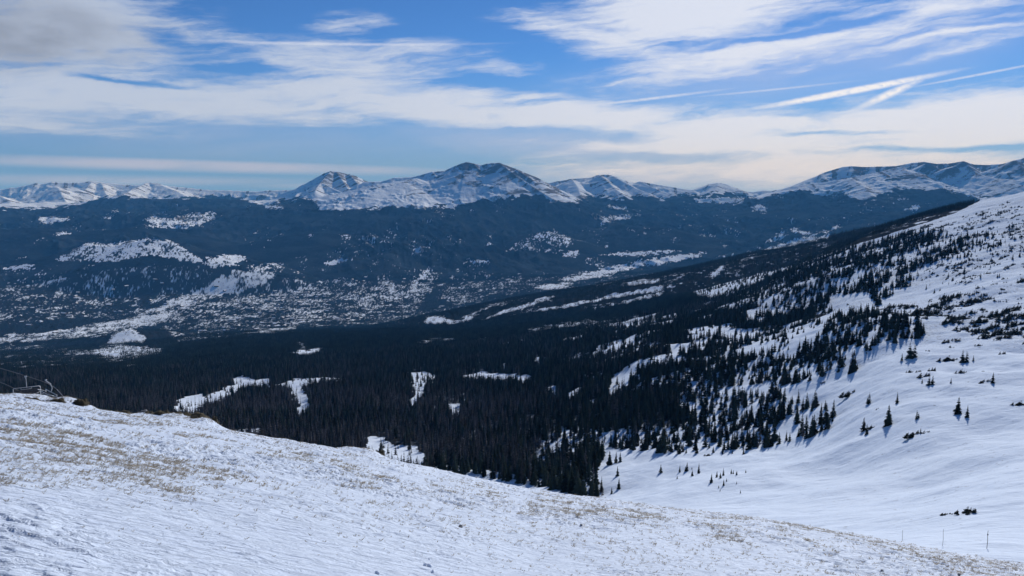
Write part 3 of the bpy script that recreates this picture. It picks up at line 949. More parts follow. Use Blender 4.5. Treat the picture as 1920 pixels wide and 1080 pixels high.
# ------------------------------------------------------------------ bowl, forest bench and valley
RSPLIT = 6600.0
PH = np.radians(np.concatenate([np.arange(-50, -38, .4), np.arange(-38, 38.01, .06), np.arange(38.4, 52, .4)]))
RR = np.exp(np.linspace(math.log(75), math.log(RSPLIT), 1080))
R2, P2 = np.meshgrid(RR, PH, indexing='ij')
x, y = (R2 * np.sin(P2)).ravel(), (R2 * np.cos(P2)).ravel()
z = height(x, y)
px, py = project(x, y, z)
r = R2.ravel()


EDGE_X, EDGE_Y = [-400, 1240, 1300, 1400, 1500, 1600, 1700, 1790, 1840, 1925, 2300], [900, 900, 548, 521, 495, 461, 430, 401, 376, 320, 200]


def beyond_hill(px, py, r):
    return (py < np.interp(px, EDGE_X, EDGE_Y) - 1) & (r > 1600)


def bench_mask(px, py, r):
    return inpoly(px, py, DENSE) & (r < 4300) & (r > 380)


def jittered(px, py, x, y, ax=18, ay=9, s=15):
    return px + (fbm(x / s, y / s, 3, seed=111) - .5) * ax, py + (fbm(x / s, y / s, 3, seed=112) - .5) * ay


def clearing_mask(px, py):
    m = np.zeros(px.shape, bool)
    for poly in CLEARINGS:
        m |= inpoly(px, py, poly)
    return m


def strip_mask(px, py):
    m = np.zeros(px.shape, bool)
    for poly in STRIPS:
        m |= inpoly(px, py, poly)
    return m


qx, qy = jittered(px, py, x, y)
den = bench_mask(px, py, r)
cl = clearing_mask(qx, qy) | strip_mask(qx, qy)
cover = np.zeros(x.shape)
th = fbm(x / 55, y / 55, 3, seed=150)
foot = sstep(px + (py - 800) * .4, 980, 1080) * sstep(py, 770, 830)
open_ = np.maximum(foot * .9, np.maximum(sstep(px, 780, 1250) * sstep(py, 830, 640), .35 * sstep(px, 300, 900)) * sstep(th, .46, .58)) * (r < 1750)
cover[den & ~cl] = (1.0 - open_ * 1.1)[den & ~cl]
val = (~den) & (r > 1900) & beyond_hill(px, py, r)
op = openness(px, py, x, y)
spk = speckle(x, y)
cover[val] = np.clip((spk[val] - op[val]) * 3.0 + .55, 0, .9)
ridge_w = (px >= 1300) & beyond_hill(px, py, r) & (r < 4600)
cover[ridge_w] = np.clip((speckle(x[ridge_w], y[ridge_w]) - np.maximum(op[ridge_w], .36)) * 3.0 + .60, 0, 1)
twig = sstep(np.arctan2(x, y), .10, .30) * (.55 + .45 * sstep(py, 760, 560)) * (r < 2300) * (.4 + fbm(x / 40, y / 40, 3, seed=130) * .9)
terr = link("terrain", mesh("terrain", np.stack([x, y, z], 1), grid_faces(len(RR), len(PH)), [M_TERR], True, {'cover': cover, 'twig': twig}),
            kind="structure", label="snow bowl, forest bench and valley floor below the near slope", category="terrain")

# ------------------------------------------------------------------ mountains
PHm = np.radians(np.concatenate([np.arange(-50, -38, .4), np.arange(-38, 38.01, .05), np.arange(38.4, 52, .4)]))
RRm = np.concatenate([np.arange(RSPLIT - 60, 9800, 30), np.arange(9800, 14000, 20), np.arange(14000, 19500, 36)])
R2, P2 = np.meshgrid(RRm, PHm, indexing='ij')
x, y = (R2 * np.sin(P2)).ravel(), (R2 * np.cos(P2)).ravel()
r = R2.ravel()
z = height(x, y, True)
_ff, _gul, _d = STREAK['v']
streak = np.full(x.shape, .5)
streak[_ff] = _gul
crest = np.full(x.shape, 0.0)
crest[_ff] = np.exp(-_d / 70)
z = z - sstep(r, 6750, RSPLIT - 60) * 3          # tucks under the valley sheet at the seam
px, py = project(x, y, z)
tl = np.interp(px, _TX, _TY) + (fbm(x / 130, y / 130, 4, .6, 140) - .5) * 22
snowline = sstep(py - tl, 2.0, -2.0)
hid = sstep(z, -330, -210) * sstep(r, 9000, 10000)
op = openness(px, py, x, y)
spk = speckle(x, y)
cover = np.clip((spk - op) * 3.0 + .75, 0, 1.15)
cover = cover * (1 - np.maximum(snowline * hid, 0))
zz = z.reshape(R2.shape)
grad = np.abs(np.gradient(zz, axis=0) / np.gradient(R2, axis=0))
nx_ = np.gradient(zz, axis=1) / (R2 * np.gradient(P2, axis=1))
steep = np.sqrt(grad ** 2 + nx_ ** 2).ravel()
lee = (nx_.ravel() < 0)
rock = np.clip(.13 + steep * .58 + sstep(z, 120, 420) * .28 + np.where(lee, .04, -.06) + (streak - .5) * 1.1 + crest * .18 - .04, 0, 1)
link("mountains", mesh("mountains", np.stack([x, y, z], 1), grid_faces(len(RRm), len(PHm)), [M_MOUNT], True, {'cover': cover, 'rock': rock}),
     kind="structure", label="snowy mountain ranges with dark forested flanks along the horizon", category="mountains")
del R2, P2, zz, grad, nx_, steep

# ------------------------------------------------------------------ plant shapes (unit height)
def conifer(seed, w=.20, tiers=13, nb=8, thin=1.0, low=.05, lean=0.0):
    rd = random.Random(seed)
    V, T = [], []
    for i in range(tiers):
        f = (i + rd.uniform(-.25, .25)) / tiers
        zc = low + (.98 - low) * max(0, f)
        R = w * (1 - zc) ** .85 * rd.uniform(.72, 1.15) + .012
        n = max(4, int(nb * (1 - .45 * f)))
        a0 = rd.uniform(0, 6.28)
        for k in range(n):
            if rd.random() > thin:
                continue
            a = a0 + 6.283 * k / n + rd.uniform(-.25, .25)
            L = R * rd.uniform(.65, 1.2)
            dz = -L * rd.uniform(.25, .6)
            wd = L * rd.uniform(.30, .45)
            c, s = math.cos(a), math.sin(a)
            b = len(V)
            mz = zc + dz * .45
            zz0 = zc + rd.uniform(.01, .035)
            V += [(0, 0, zz0), (c * L * .6 - s * wd, s * L * .6 + c * wd, mz - wd * .4), (c * L, s * L, zc + dz), (c * L * .6 + s * wd, s * L * .6 - c * wd, mz - wd * .4)]
            T += [(b, b + 1, b + 2), (b, b + 2, b + 3)]
    # leader shoot
    b = len(V)
    V += [(-.012, 0, .90), (.012, 0, .90), (0, .012, .90), (0, 0, 1.0)]
    T += [(b, b + 1, b + 3), (b + 1, b + 2, b + 3), (b + 2, b, b + 3)]
    V = np.array(V)
    V[:, 0] += lean * V[:, 2] ** 2
    return V, np.array(T)


def trunk_shape(lean=0.0):
    mb = MB()
    mb.tube([(0, 0, -.06), (lean * .02, 0, .15), (lean * .3, 0, .55), (lean * .85, 0, .93)], [.022, .018, .011, .003], 6)
    return mb.arrays()


def clump(seed, n=4, spread=.28):
    """several leaders growing from one foot, as wind-clipped firs do"""
    rd = random.Random(seed)
    Vs, Ts, o = [], [], 0
    for i in range(n):
        v, t = conifer(seed * 31 + i, rd.uniform(.20, .30), 10, 8)
        h = rd.uniform(.55, 1.0) if i else 1.0
        v = v * (h * 1.0, h * 1.0, h) + (rd.uniform(-spread, spread), rd.uniform(-spread, spread), 0)
        Vs.append(v)
        Ts.append(t + o)
        o += len(v)
    return np.concatenate(Vs), np.concatenate(Ts)


def bush(seed, n=8, wide=1.0, squat=.46):
    """a mat of stunted firs pressed low by the wind"""
    rd = random.Random(seed)
    Vs, Ts, o = [], [], 0
    for i in range(n):
        v, t = conifer(seed * 53 + i, squat * rd.uniform(.75, 1.2), 7, 9, 1.0, .0)
        h = rd.uniform(.45, 1.0)
        v = v * (h * 1.25, h * 1.25, h) + (rd.uniform(-wide, wide), rd.uniform(-.45, .45), -.05)
        v[:, 0] += v[:, 2] * .25
        Vs.append(v)
        Ts.append(t + o)
        o += len(v)
    return np.concatenate(Vs), np.concatenate(Ts)


def stand(seed, n, spread, dead=0.0):
    """a knot of trees for far woods, one metre units"""
    rd = random.Random(seed)
    Vs, Ts, o = [], [], 0
    for i in range(n):
        v, t = conifer(seed * 77 + i, rd.uniform(.15, .22), 7, 6)
        h = rd.uniform(9, 16)
        a, q = rd.uniform(0, 6.28), spread * math.sqrt(rd.random())
        v = v * (h, h, h) + (math.cos(a) * q, math.sin(a) * q, -.5)
        Vs.append(v)
        Ts.append(t + o)
        o += len(v)
    return np.concatenate(Vs), np.concatenate(Ts)


def tuft(seed, n=9):
    rd = random.Random(seed)
    V, T = [], []
    for i in range(n):
        a = rd.uniform(0, 6.28)
        L, o = rd.uniform(.5, 1.0), rd.uniform(0, .35)
        c, s = math.cos(a), math.sin(a)
        bx, by = c * o, s * o
        lean = rd.uniform(.15, .8) + .25
        wx, wy = -s * .03, c * .03
        b = len(V)
        V += [(bx - wx, by - wy, -.1), (bx + wx, by + wy, -.1), (bx + c * lean * .45 + wx * .7, by + s * lean * .45 + wy * .7, L * .65), (bx + c * lean * L, by + s * lean * L, L * .85)]
        T += [(b, b + 1, b + 2), (b, b + 2, b + 3)]
    return np.array(V), np.array(T)


def scatter(name, protos, mats, sets, **props):
    """one 'stuff' object: its own mesh holds the shapes and the points; geometry nodes place them.
    protos: [(verts, tris, material slot)]; sets: per proto (xyz, scale(n,3), rot)"""
    V, Fs, mi, pid, scl, rot, o = [], [], [], [], [], [], 0
    for k, (v, t, ms) in enumerate(protos):
        V.append(v); Fs.append(t + o); mi.append(np.full(len(t), ms)); pid.append(np.full(len(v), k))
        scl.append(np.ones((len(v), 3))); rot.append(np.zeros(len(v)))
        o += len(v)
    for k, (p, s, a) in enumerate(sets):
        V.append(p); pid.append(np.full(len(p), 100 + k)); scl.append(s); rot.append(a)
        o += len(p)
    me = mesh(name, np.concatenate(V), np.concatenate(Fs), mats, False,
              {'pid': np.concatenate(pid).astype(int), 'scl': np.concatenate(scl).astype(float), 'rot': np.concatenate(rot).astype(float)}, np.concatenate(mi))
    ob = link(name, me, **props)
    g = bpy.data.node_groups.new(name, 'GeometryNodeTree')
    g.interface.new_socket('Geometry', in_out='INPUT', socket_type='NodeSocketGeometry')
    g.interface.new_socket('Geometry', in_out='OUTPUT', socket_type='NodeSocketGeometry')
    L = g.links.new
    gi, go = g.nodes.new('NodeGroupInput'), g.nodes.new('NodeGroupOutput')

    def attr(n_, t_):
        a = g.nodes.new('GeometryNodeInputNamedAttribute')
        a.data_type = t_
        a.inputs[0].default_value = n_
        return next(s_ for s_ in a.outputs if s_.enabled and s_.name == 'Attribute')
    ap, asc, ar = attr('pid', 'INT'), attr('scl', 'FLOAT_VECTOR'), attr('rot', 'FLOAT')
    cx = g.nodes.new('ShaderNodeCombineXYZ')
    L(ar, cx.inputs[2])
    jn = g.nodes.new('GeometryNodeJoinGeometry')

    def pick(val):
        c = g.nodes.new('FunctionNodeCompare')
        c.data_type, c.operation = 'INT', 'EQUAL'
        ins = [s_ for s_ in c.inputs if s_.enabled]
        L(ap, ins[0])
        ins[1].default_value = val
        s = g.nodes.new('GeometryNodeSeparateGeometry')
        s.domain = 'POINT'
        L(gi.outputs[0], s.inputs[0])
        L(c.outputs[0], s.inputs[1])
        return s.outputs[0]
    for k in range(len(protos)):
        i = g.nodes.new('GeometryNodeInstanceOnPoints')
        L(pick(100 + k), i.inputs['Points'])
        L(pick(k), i.inputs['Instance'])
        L(cx.outputs[0], i.inputs['Rotation'])
        L(asc, i.inputs['Scale'])
        L(i.outputs[0], jn.inputs[0])
    L(jn.outputs[0], go.inputs[0])
    md = ob.modifiers.new("scatter", 'NODES')
    md.node_group = g
    return ob


# ------------------------------------------------------------------ where the trees stand
def polar_points(n, r0, r1, p0, p1):
    rr = np.sqrt(rng.uniform(r0 * r0, r1 * r1, n))
    pp = rng.uniform(math.radians(p0), math.radians(p1), n)
    return rr * np.sin(pp), rr * np.cos(pp)


def area(r0, r1, p0, p1):
    return math.radians(p1 - p0) / 2 * (r1 * r1 - r0 * r0)


def in_frame(px, py, m=60):
    return (px > -m) & (px < 1920 + m) & (py < fg_crest(px) + 45)


trees = []        # arrays: x y z h style grove
# closed forest on the bench, single trees
n = int(area(400, 1750, -37, 22) * .056)
x, y = polar_points(n, 400, 1750, -37, 22)
z = height(x, y)
px, py = project(x, y, z)
qx, qy = jittered(px, py, x, y)
keep = bench_mask(qx, qy, np.hypot(x, y)) & in_frame(px, py)
cl = clearing_mask(qx, qy)
st = strip_mask(qx, qy)
th = fbm(x / 55, y / 55, 3, seed=150)
edge = sstep(px, 780, 1250) * sstep(py, 830, 640)
foot = sstep(px + (py - 800) * .4, 980, 1080) * sstep(py, 770, 830)
keep &= rng.random(n) < 1 - foot * (.25 + .75 * sstep(fbm(x / 14, y / 14, 3, seed=151), .44, .56)) * .95
keep &= (~cl | (rng.random(n) < .035)) & (~st | (rng.random(n) < .18)) & (rng.random(n) < np.clip(1.2 - np.maximum(edge, .35 * sstep(px, 300, 900)) * sstep(th, .42, .60) * 1.25, .03, 1))
x, y, z, px, py = [q[keep] for q in (x, y, z, px, py)]
hh = rng.uniform(7.0, 15.5, len(x)) * (.85 + .3 * fbm(x / 90, y / 90, 2, seed=155))
# the lower middle of the wood is grey beetle-killed pine, mixed with green fir
pd = np.clip(.25 + .6 * sstep(px, 1150, 900) * sstep(py, 690, 760) + (fbm(x / 130, y / 130, 3, seed=160) - .5) * 1.1, .03, .92)
dead = rng.random(len(x)) < pd
trees.append((x, y, z, hh, dead.astype(int), np.full(len(x), -1)))
# groves with gaps
RAMP = [(1375, 662), (1440, 631), (1555, 594), (1575, 600), (1525, 640), (1470, 657), (1400, 668)]
for gi_, (poly, dens, mh, grp, lab) in enumerate(GROVES):
    far_g = gi_ >= 4
    r0, r1, p0, p1 = (900, 2400, 8, 36) if far_g else (350, 1150, -12, 34)
    n = int(area(r0, r1, p0, p1) * dens * 2.2)
    x, y = polar_points(n, r0, r1, p0, p1)
    z = height(x, y)
    px, py = project(x, y, z)
    qx, qy = jittered(px, py, x, y, 26, 10, 30)
    if far_g:      # rows of trees that follow the fall of the hillside
        cln = sstep(fbm((px + py * 2) / 60, (py + px * .40) / 9, 3, .55, 170), .43, .58)
        core = inpoly(px, py, [(1400, 530), (1480, 505), (1560, 488), (1640, 478), (1700, 492), (1660, 520), (1640, 575), (1560, 555), (1545, 590), (1400, 575)])
        cln = np.clip(cln * .75 + core * .7 * sstep(fbm(x / 40, y / 60, 3, seed=171), .36, .5), 0, 1)
    else:
        cln = .22 + .78 * sstep(fbm(x / 13, y / 13, 3, .6, 170 + gi_), .42, .60)
    keep = inpoly(qx, qy, poly) & (rng.random(n) < .08 + .92 * cln) & in_frame(px, py) & ~clearing_mask(px, py)
    keep &= ~inpoly(px, py, RAMP) | (rng.random(n) < .12)
    x, y, z = x[keep], y[keep], z[keep]
    hh = rng.gamma(6, 1 / 6, len(x)) * mh
    trees.append((x, y, z, np.clip(hh, 2.2, mh * 1.45), np.where(rng.random(len(x)) < .12, 1, 0), np.full(len(x), gi_)))
tx, ty, tz, thh, tdead, tg = [np.concatenate([t[i] for t in trees]) for i in range(6)]

# lone trees and bushes of the open bowl: px, foot py, height px, style, label
LONE = [
    (1665, 798, 36, 'broad', "tallest lone fir of the open bowl, a broad dark cone"),
    (1619, 809, 25, 'fir', "left and taller fir of a leaning pair on open snow"),
    (1625, 815, 19, 'fir', "right and shorter fir of a leaning pair on open snow"),
    (1796, 777, 29, 'broad', "broad rounded fir beside a narrower one on the right of the bowl"),
    (1813, 783, 21, 'fir', "narrow small fir just right of a broad rounded one"),
    (1682, 757, 21, 'fir', "small pointed fir above the tallest lone fir in the bowl"),
    (1631, 757, 19, 'clump', "squat dark clump of fir upslope of the leaning pair"),
    (1596, 740, 13, 'bush', "flat dark bush nearest the right end of the long grove"),
    (1743, 722, 17, 'clump', "dense clump of fir in the middle of a short row on the snow"),
    (1729, 719, 9, 'fir', "tiny fir left of the dense clump in the short row"),
    (1783, 719, 10, 'fir', "tiny pointed fir right of the dense clump in the short row"),
    (1861, 719, 18, 'fir', "thin spired fir alone at the right end of the short row"),
    (1844, 717, 6, 'bush', "low bush just left of the thin spired fir"),
    (1811, 679, 20, 'clump', "three-topped clump of fir in the upper bowl"),
    (1825, 677, 10, 'fir', "small slim fir right of the three-topped clump"),
    (1778, 677, 11, 'bush', "long low bush left of the three-topped clump"),
    (1782, 641, 8, 'bush', "small double-humped bush alone below the band of bushes"),
    (1713, 670, 25, 'clump', "wide clump of firs just off the hillside grove's right end"),
    (1691, 677, 14, 'fir', "thin little fir just left of the wide clump at the grove's end"),
    (1848, 628, 11, 'fir', "lone little fir hanging below the band of bushes"),
    (1718, 785, 16, 'clump', "thin ragged clump right of the tallest lone fir"),
    (1716, 816, 12, 'bush', "ragged bush downslope of the thin ragged clump"),
    (1726, 813, 10, 'fir', "tiny fir touching the ragged bush on open snow"),
    (1913, 760, 9, 'bush', "dark bush at the right border of the bowl"),
    (1355, 852, 11, 'fir', "leftmost of three tiny firs below the long grove"),
    (1373, 851, 9, 'fir', "middle one of three tiny firs below the long grove"),
    (1394, 852, 14, 'fir', "rightmost and tallest of three tiny firs below the long grove"),
    (1239, 887, 17, 'fir', "small lone fir on the snow between the forest foot and the saplings"),
    (1288, 884, 18, 'fir', "thin sapling at the left of the thin-stemmed cluster"),
    (1310, 888, 21, 'fir', "tallest thin sapling of the thin-stemmed cluster"),
    (1328, 855, 6, 'bush', "small round bush above the thin saplings"),
    (1810, 964, 14, 'bush', "wide dark bush low in the bowl above the near slope"),
    (1777, 965, 6, 'bush', "tiny bush left of the wide dark bush"),
    (1155, 868, 22, 'fir', "small fir leading the cluster right of the forest foot"),
    (1143, 872, 28, 'broad', "broad fir in the cluster right of the forest foot"),
    (1163, 866, 20, 'fir', "rightmost fir of the cluster right of the forest foot"),
    (1158, 893, 20, 'fir', "upright fir below the cluster right of the forest foot"),
    (1160, 918, 22, 'fir', "last fir above the near slope at the forest foot's right end"),
    (1147, 926, 14, 'fir', "short fir left of the last fir above the near slope"),
    (735, 874, 30, 'bare', "bare grey snag in the small clearing behind the near slope"),
    (716, 858, 32, 'bare', "tall thin snag at the left of the small clearing"),
    (758, 878, 34, 'bare', "thicker ragged snag among those in the small clearing"),
    (770, 880, 27, 'bare', "shorter ragged snag right of the thicker one in the small clearing"),
]

SAPLINGS = [(1330, 908, 22), (1337, 903, 21), (1345, 899, 19), (1352, 896, 18), (1360, 893, 16), (1368, 891, 16), (1376, 889, 14), (1386, 887, 12), (1395, 886, 10), (1352, 914, 15),
            (1346, 924, 12), (1350, 919, 9), (1366, 904, 10), (1377, 908, 8), (1393, 924, 9), (1280, 888, 12), (1272, 884, 14), (1296, 890, 11), (1302, 880, 9), (1385, 893, 8), (1266, 896, 8)]
# height by ray: distance at which a photo pixel meets the ground
RAYR = np.exp(np.linspace(math.log(120), math.log(2600), 1400))


def ground_at(px, py):
    dx, dy, t = ray(px, py)
    hz = height(dx * RAYR, dy * RAYR)
    hit = np.nonzero(hz + t * RAYR > 0)[0]
    i = hit[0] if len(hit) else len(RAYR) - 1
    return dx * RAYR[i], dy * RAYR[i], float(hz[i]), float(RAYR[i])


# meshes shared by the single trees
FIRS = [conifer(s, w, 14, 9, 1.0, .04, l) for s, w, l in ((1, .20, 0), (2, .23, .03), (3, .17, -.02), (4, .27, .0))]
BROAD = [conifer(9, .30, 16, 11, 1.0, .02), conifer(10, .27, 15, 11, 1.0, .02)]
BARE = [conifer(21, .14, 13, 7, .8, .14), conifer(22, .17, 12, 7, .75, .12), conifer(23, .12, 12, 6, .8, .18)]
CLUMPS = [clump(5, 4), clump(6, 5, .34), clump(7, 3, .22)]
BUSHES = [bush(1), bush(2, 9, 1.4), bush(3, 7, .7), bush(4, 6, .9)]
ME = {}
for key, lst, mt in (('fir', FIRS, M_FIR), ('broad', BROAD, M_FIR), ('bare', BARE, M_GREY), ('clump', CLUMPS, M_FIR), ('bush', BUSHES, M_SHRUB)):
    ME[key] = [mesh("crown" if key != 'bush' else "shrub", v, t, [mt]) for v, t in lst]
_tv, _tf = trunk_shape()
ME_TRUNK = mesh("trunk", _tv, _tf, [M_BARK], True)
SRC = {}


def plant_tree(x, y, z, h, style, label, group, wide=1.0):
    key = random.choice(range(len(ME[style])))
    o = bpy.data.objects.new("conifer_tree", None)
    o.empty_display_size = .1
    o.location = (x, y, z - .15)
    o.rotation_euler = (0, 0, random.uniform(0, 6.28))
    o.scale = (h * wide, h * wide, h)
    COL.objects.link(o)
    o['label'], o['category'] = label, "tree"
    if group:
        o['group'] = group
    for part, me in (("crown", ME[style][key]), ("trunk", ME_TRUNK)):
        if part in SRC:
            c = SRC[part].copy()
            c.data = me
        else:
            c = SRC[part] = bpy.data.objects.new(part, me)
        COL.objects.link(c)
        c.parent = o
    return o


def plant_shrub(x, y, z, h, label, group, w=None):
    o = bpy.data.objects.new("shrub", random.choice(ME['bush']))
    w = h * random.uniform(.7, 1.15) if w is None else w
    o.location, o.rotation_euler, o.scale = (x, y, z - .05), (0, 0, random.uniform(-.5, .5)), (w, w, h)
    COL.objects.link(o)
    o['label'], o['category'] = label, "shrub"
    if group:
        o['group'] = group
    return o


n_tree = n_shrub = 0
for px_, py_, hp, style, lab in LONE:
    X, Y, Z, rr = ground_at(px_, py_)
    h = hp / F * rr * 1.05
    if style == 'bush':
        plant_shrub(X, Y, Z, h, lab, None, h * (1.5 if hp < 14 else 1.3)); n_shrub += 1
    else:
        plant_tree(X, Y, Z, h, style, lab, None, 1.1 if style == 'clump' else 1.0); n_tree += 1

for px_, py_, hp in SAPLINGS:
    X, Y, Z, rr = ground_at(px_ + random.uniform(-5, 5), py_ + random.uniform(-4, 4))
    plant_tree(X, Y, Z, hp * random.uniform(.6, 1.3) / F * rr, 'fir', "thin dark sapling in the loose cluster on the bowl floor, right of the forest foot", "saplings on the bowl floor"); n_tree += 1
# then the rest by size in the picture
px0, py0 = project(tx, ty, tz)
pxt, pyt = project(tx, ty, tz + thh)
size = (py0 - pyt)
vis = (px0 > 5) & (px0 < 1915) & (pyt < fg_crest(px0) - 8)
order = np.argsort(np.where(vis, -size, 0))
NMAX = 292 - n_tree
single = np.zeros(len(tx), bool)
single[order[:NMAX]] = True
for i in np.nonzero(single)[0]:
    g = tg[i]
    if g < 0:
        grp, lab = ("grey trees in the closed forest's near side", "thin grey leafless conifer in the close-set lower forest behind the near slope") if tdead[i] else \
            ("green trees in the closed forest's near side", "dark green fir in the close-set lower forest behind the near slope")
    else:
        grp, lab = GROVES[g][3], GROVES[g][4]
        if tdead[i]:
            grp, lab = "bare ones among the " + grp, lab.replace("dark stunted fir", "bare grey fir").replace("dark fir", "bare grey fir").replace("small dark fir", "bare grey fir")
    st_ = 'bare' if tdead[i] else ('broad' if (g == 1 and rng.random() < .2) or (g >= 3 and rng.random() < .6) else 'fir')
    plant_tree(tx[i], ty[i], tz[i], thh[i], st_, lab, grp)

rest = ~single
protos = [(v, t, 0) for v, t in FIRS] + [(v, t, 1) for v, t in BARE[:3]] + [(v, t, 0) for v, t in BROAD]
ids = np.where(tdead == 1, 4 + rng.integers(0, 3, len(tx)), rng.integers(0, 4, len(tx)))
ids = np.where((tdead == 0) & (tg >= 3) & (rng.random(len(tx)) < .55), 7 + rng.integers(0, 2, len(tx)), ids)
sets = []
for k in range(9):
    m_ = rest & (ids == k)
    h = thh[m_]
    sets.append((np.stack([tx[m_], ty[m_], tz[m_] - .2], 1), np.stack([h, h, h], 1), rng.uniform(0, 6.28, m_.sum())))
scatter("forest", protos, [M_FIR, M_GREY], sets, kind="stuff", label="dark conifer forest covering the bench below the slope", category="forest")

# far woods: upper bench, valley and town trees, as knots of trees
n = int(area(1750, 3400, -37, 20) / 95)
x, y = polar_points(n, 1750, 3400, -37, 20)
z = height(x, y)
px, py = project(x, y, z)
qx, qy = jittered(px, py, x, y)
k1 = bench_mask(qx, qy, np.hypot(x, y)) & ~clearing_mask(qx, qy) & (~strip_mask(qx, qy) | (rng.random(n) < .25))
A1 = [q[k1] for q in (x, y, z)]
n = int(area(1900, 6750, -37, 36) / 125)
x, y = polar_points(n, 1900, 6750, -37, 36)
rr = np.hypot(x, y)
z = height(x, y)
px, py = project(x, y, z)
op = openness(px, py, x, y)
spk = speckle(x, y)
kk = ~bench_mask(px, py, rr) & beyond_hill(px, py, rr) & (rng.random(n) < np.clip((spk - np.where(px > 1300, np.maximum(op, .30), op)) * 3.2 + .62, .03, 1))
A2 = [q[kk] for q in (x, y, z)]
WX, WY, WZ = [np.concatenate([a, b]) for a, b in zip(A1, A2)]
kn = [stand(1, 9, 9), stand(2, 8, 10), stand(3, 4, 5.5), stand(4, 4, 6)]
ids = np.where(np.arange(len(WX)) < len(A1[0]), rng.integers(0, 2, len(WX)), rng.integers(2, 4, len(WX)))
sets = []
for k in range(4):
    m_ = ids == k
    s = rng.uniform(.75, 1.1, m_.sum())
    sets.append((np.stack([WX[m_], WY[m_], WZ[m_] - .5], 1), np.stack([s, s, s], 1), rng.uniform(0, 6.28, m_.sum())))
scatter("valley_woods", [(v, t, 0) for v, t in kn], [M_FIR], sets, kind="stuff", label="dark woods scattered over the valley and around the town", category="woods")

# ------------------------------------------------------------------ bushes of the hillside
bx_, by_, bz_, bh_ = [], [], [], []
for bi, (poly, dens, mh) in enumerate(BUSHY):
    n = int(area(200, 2200, 2, 38) * dens)
    x, y = polar_points(n, 200, 2200, 2, 38)
    z = height(x, y)
    px, py = project(x, y, z)
    if bi < 3:
        cln = sstep(fbm((px + py * 2) / 30, (py + px * .35) / 6, 3, .6, 190), .49, .60)
    else:
        cln = sstep(fbm(x / 26, y / 34, 3, .6, 190 + bi), .42, .60)
    keep = inpoly(px + (fbm(x / 30, y / 30, 2, seed=195) - .5) * 40, py + (fbm(x / 30, y / 30, 2, seed=196) - .5) * 20, poly) & (rng.random(n) < .035 + .965 * cln)
    bx_.append(x[keep]); by_.append(y[keep]); bz_.append(z[keep])
    bh_.append(np.clip(rng.gamma(4, 1 / 4, keep.sum()) * mh, .5, mh * 2.2))
bx_, by_, bz_, bh_ = [np.concatenate(q) for q in (bx_, by_, bz_, bh_)]
px0, py0 = project(bx_, by_, bz_)
_, pyt = project(bx_, by_, bz_ + bh_)
vis = (px0 > 5) & (px0 < 1915) & (pyt < fg_crest(px0) - 6)
order = np.argsort(np.where(vis, -(py0 - pyt), 0))
single = np.zeros(len(bx_), bool)
single[order[:min(280 - n_shrub, int(vis.sum()))]] = True
for i in np.nonzero(single)[0]:
    if py0[i] < 560:
        lab, grp = "dark wind-clipped bush on the snowy slope high on the right", "bushes on the upper right slope"
    elif py0[i] < 660 and px0[i] > 1560:
        lab, grp = "dark wind-clipped bush in the band of bushes across the snowy hillside", "bushes in the band across the hillside"
    elif px0[i] < 1450:
        lab, grp = "small slanting bush in the thin-stemmed cluster on the bowl floor", "saplings and bushes on the bowl floor"
    else:
        lab, grp = "small bush dotting the open snow of the bowl", "bushes dotting the bowl"
    plant_shrub(bx_[i], by_[i], bz_[i], bh_[i], lab, grp)
rest = np.nonzero(~single)[0]
ids = rng.integers(0, 4, len(rest))
sets = []
for k in range(4):
    m_ = rest[ids == k]
    h = bh_[m_]
    w = h * rng.uniform(.7, 1.15, len(m_))
    sets.append((np.stack([bx_[m_], by_[m_], bz_[m_] - .05], 1), np.stack([w, w, h], 1), rng.uniform(0, 6.28, len(m_))))
scatter("undergrowth", [(v, t, 0) for v, t in BUSHES], [M_SHRUB], sets, kind="stuff", label="small dark bushes sprinkled over the snowy hillside", category="undergrowth")

# ------------------------------------------------------------------ dry grass on the near slope
n = 480000
ph = rng.uniform(math.radians(-36), math.radians(36), n)
rr = np.exp(rng.uniform(math.log(5), math.log(53), n))
x, y = rr * np.sin(ph), rr * np.cos(ph)
z = fg_height(x, y)
px, py = project(x, y, z)
den = np.full(n, .03) * sstep(rr, 6, 14)
jx, jy = (fbm(x / 1.5, y / 1.5, 3, seed=101) - .5) * 90, (fbm(x / 1.2, y / 1.2, 3, seed=102) - .5) * 60
for v, poly in GRASS_PATCH:
    mk = inpoly(px + jx, py + jy, poly)
    den[mk] = np.maximum(den[mk], v * .8)
for bpx, bpy_, hw, h, d in FG_BUMPS:
    ux, uy, _ = ray(bpx, bpy_)
    q = ((x - ux * d) ** 2 + ((y - uy * d) * .6) ** 2) / (hw / F * d) ** 2
    den = np.maximum(den, .8 * np.exp(-q * .8))
den *= .3 + 1.2 * sstep(fbm(x / .6, y / .5, 3, seed=200), .4, .7)
keep = rng.random(n) < den
x, y, z, rr = x[keep], y[keep], z[keep], rr[keep]
ids = rng.integers(0, 3, len(x))
sets = []
for k in range(3):
    m_ = ids == k
    s = rng.uniform(.025, .07, m_.sum()) * np.clip(rr[m_] / 16, .5, 1.3)
    sets.append((np.stack([x[m_], y[m_], z[m_]], 1), np.stack([s, s, s * rng.uniform(.6, 1.1, m_.sum())], 1), rng.uniform(0, 6.28, m_.sum())))
scatter("grass", [(*tuft(1), 0), (*tuft(2), 0), (*tuft(3, 12), 0)], [M_STRAW], sets, kind="stuff", label="dry straw-coloured grass poking through the near snow", category="grass")


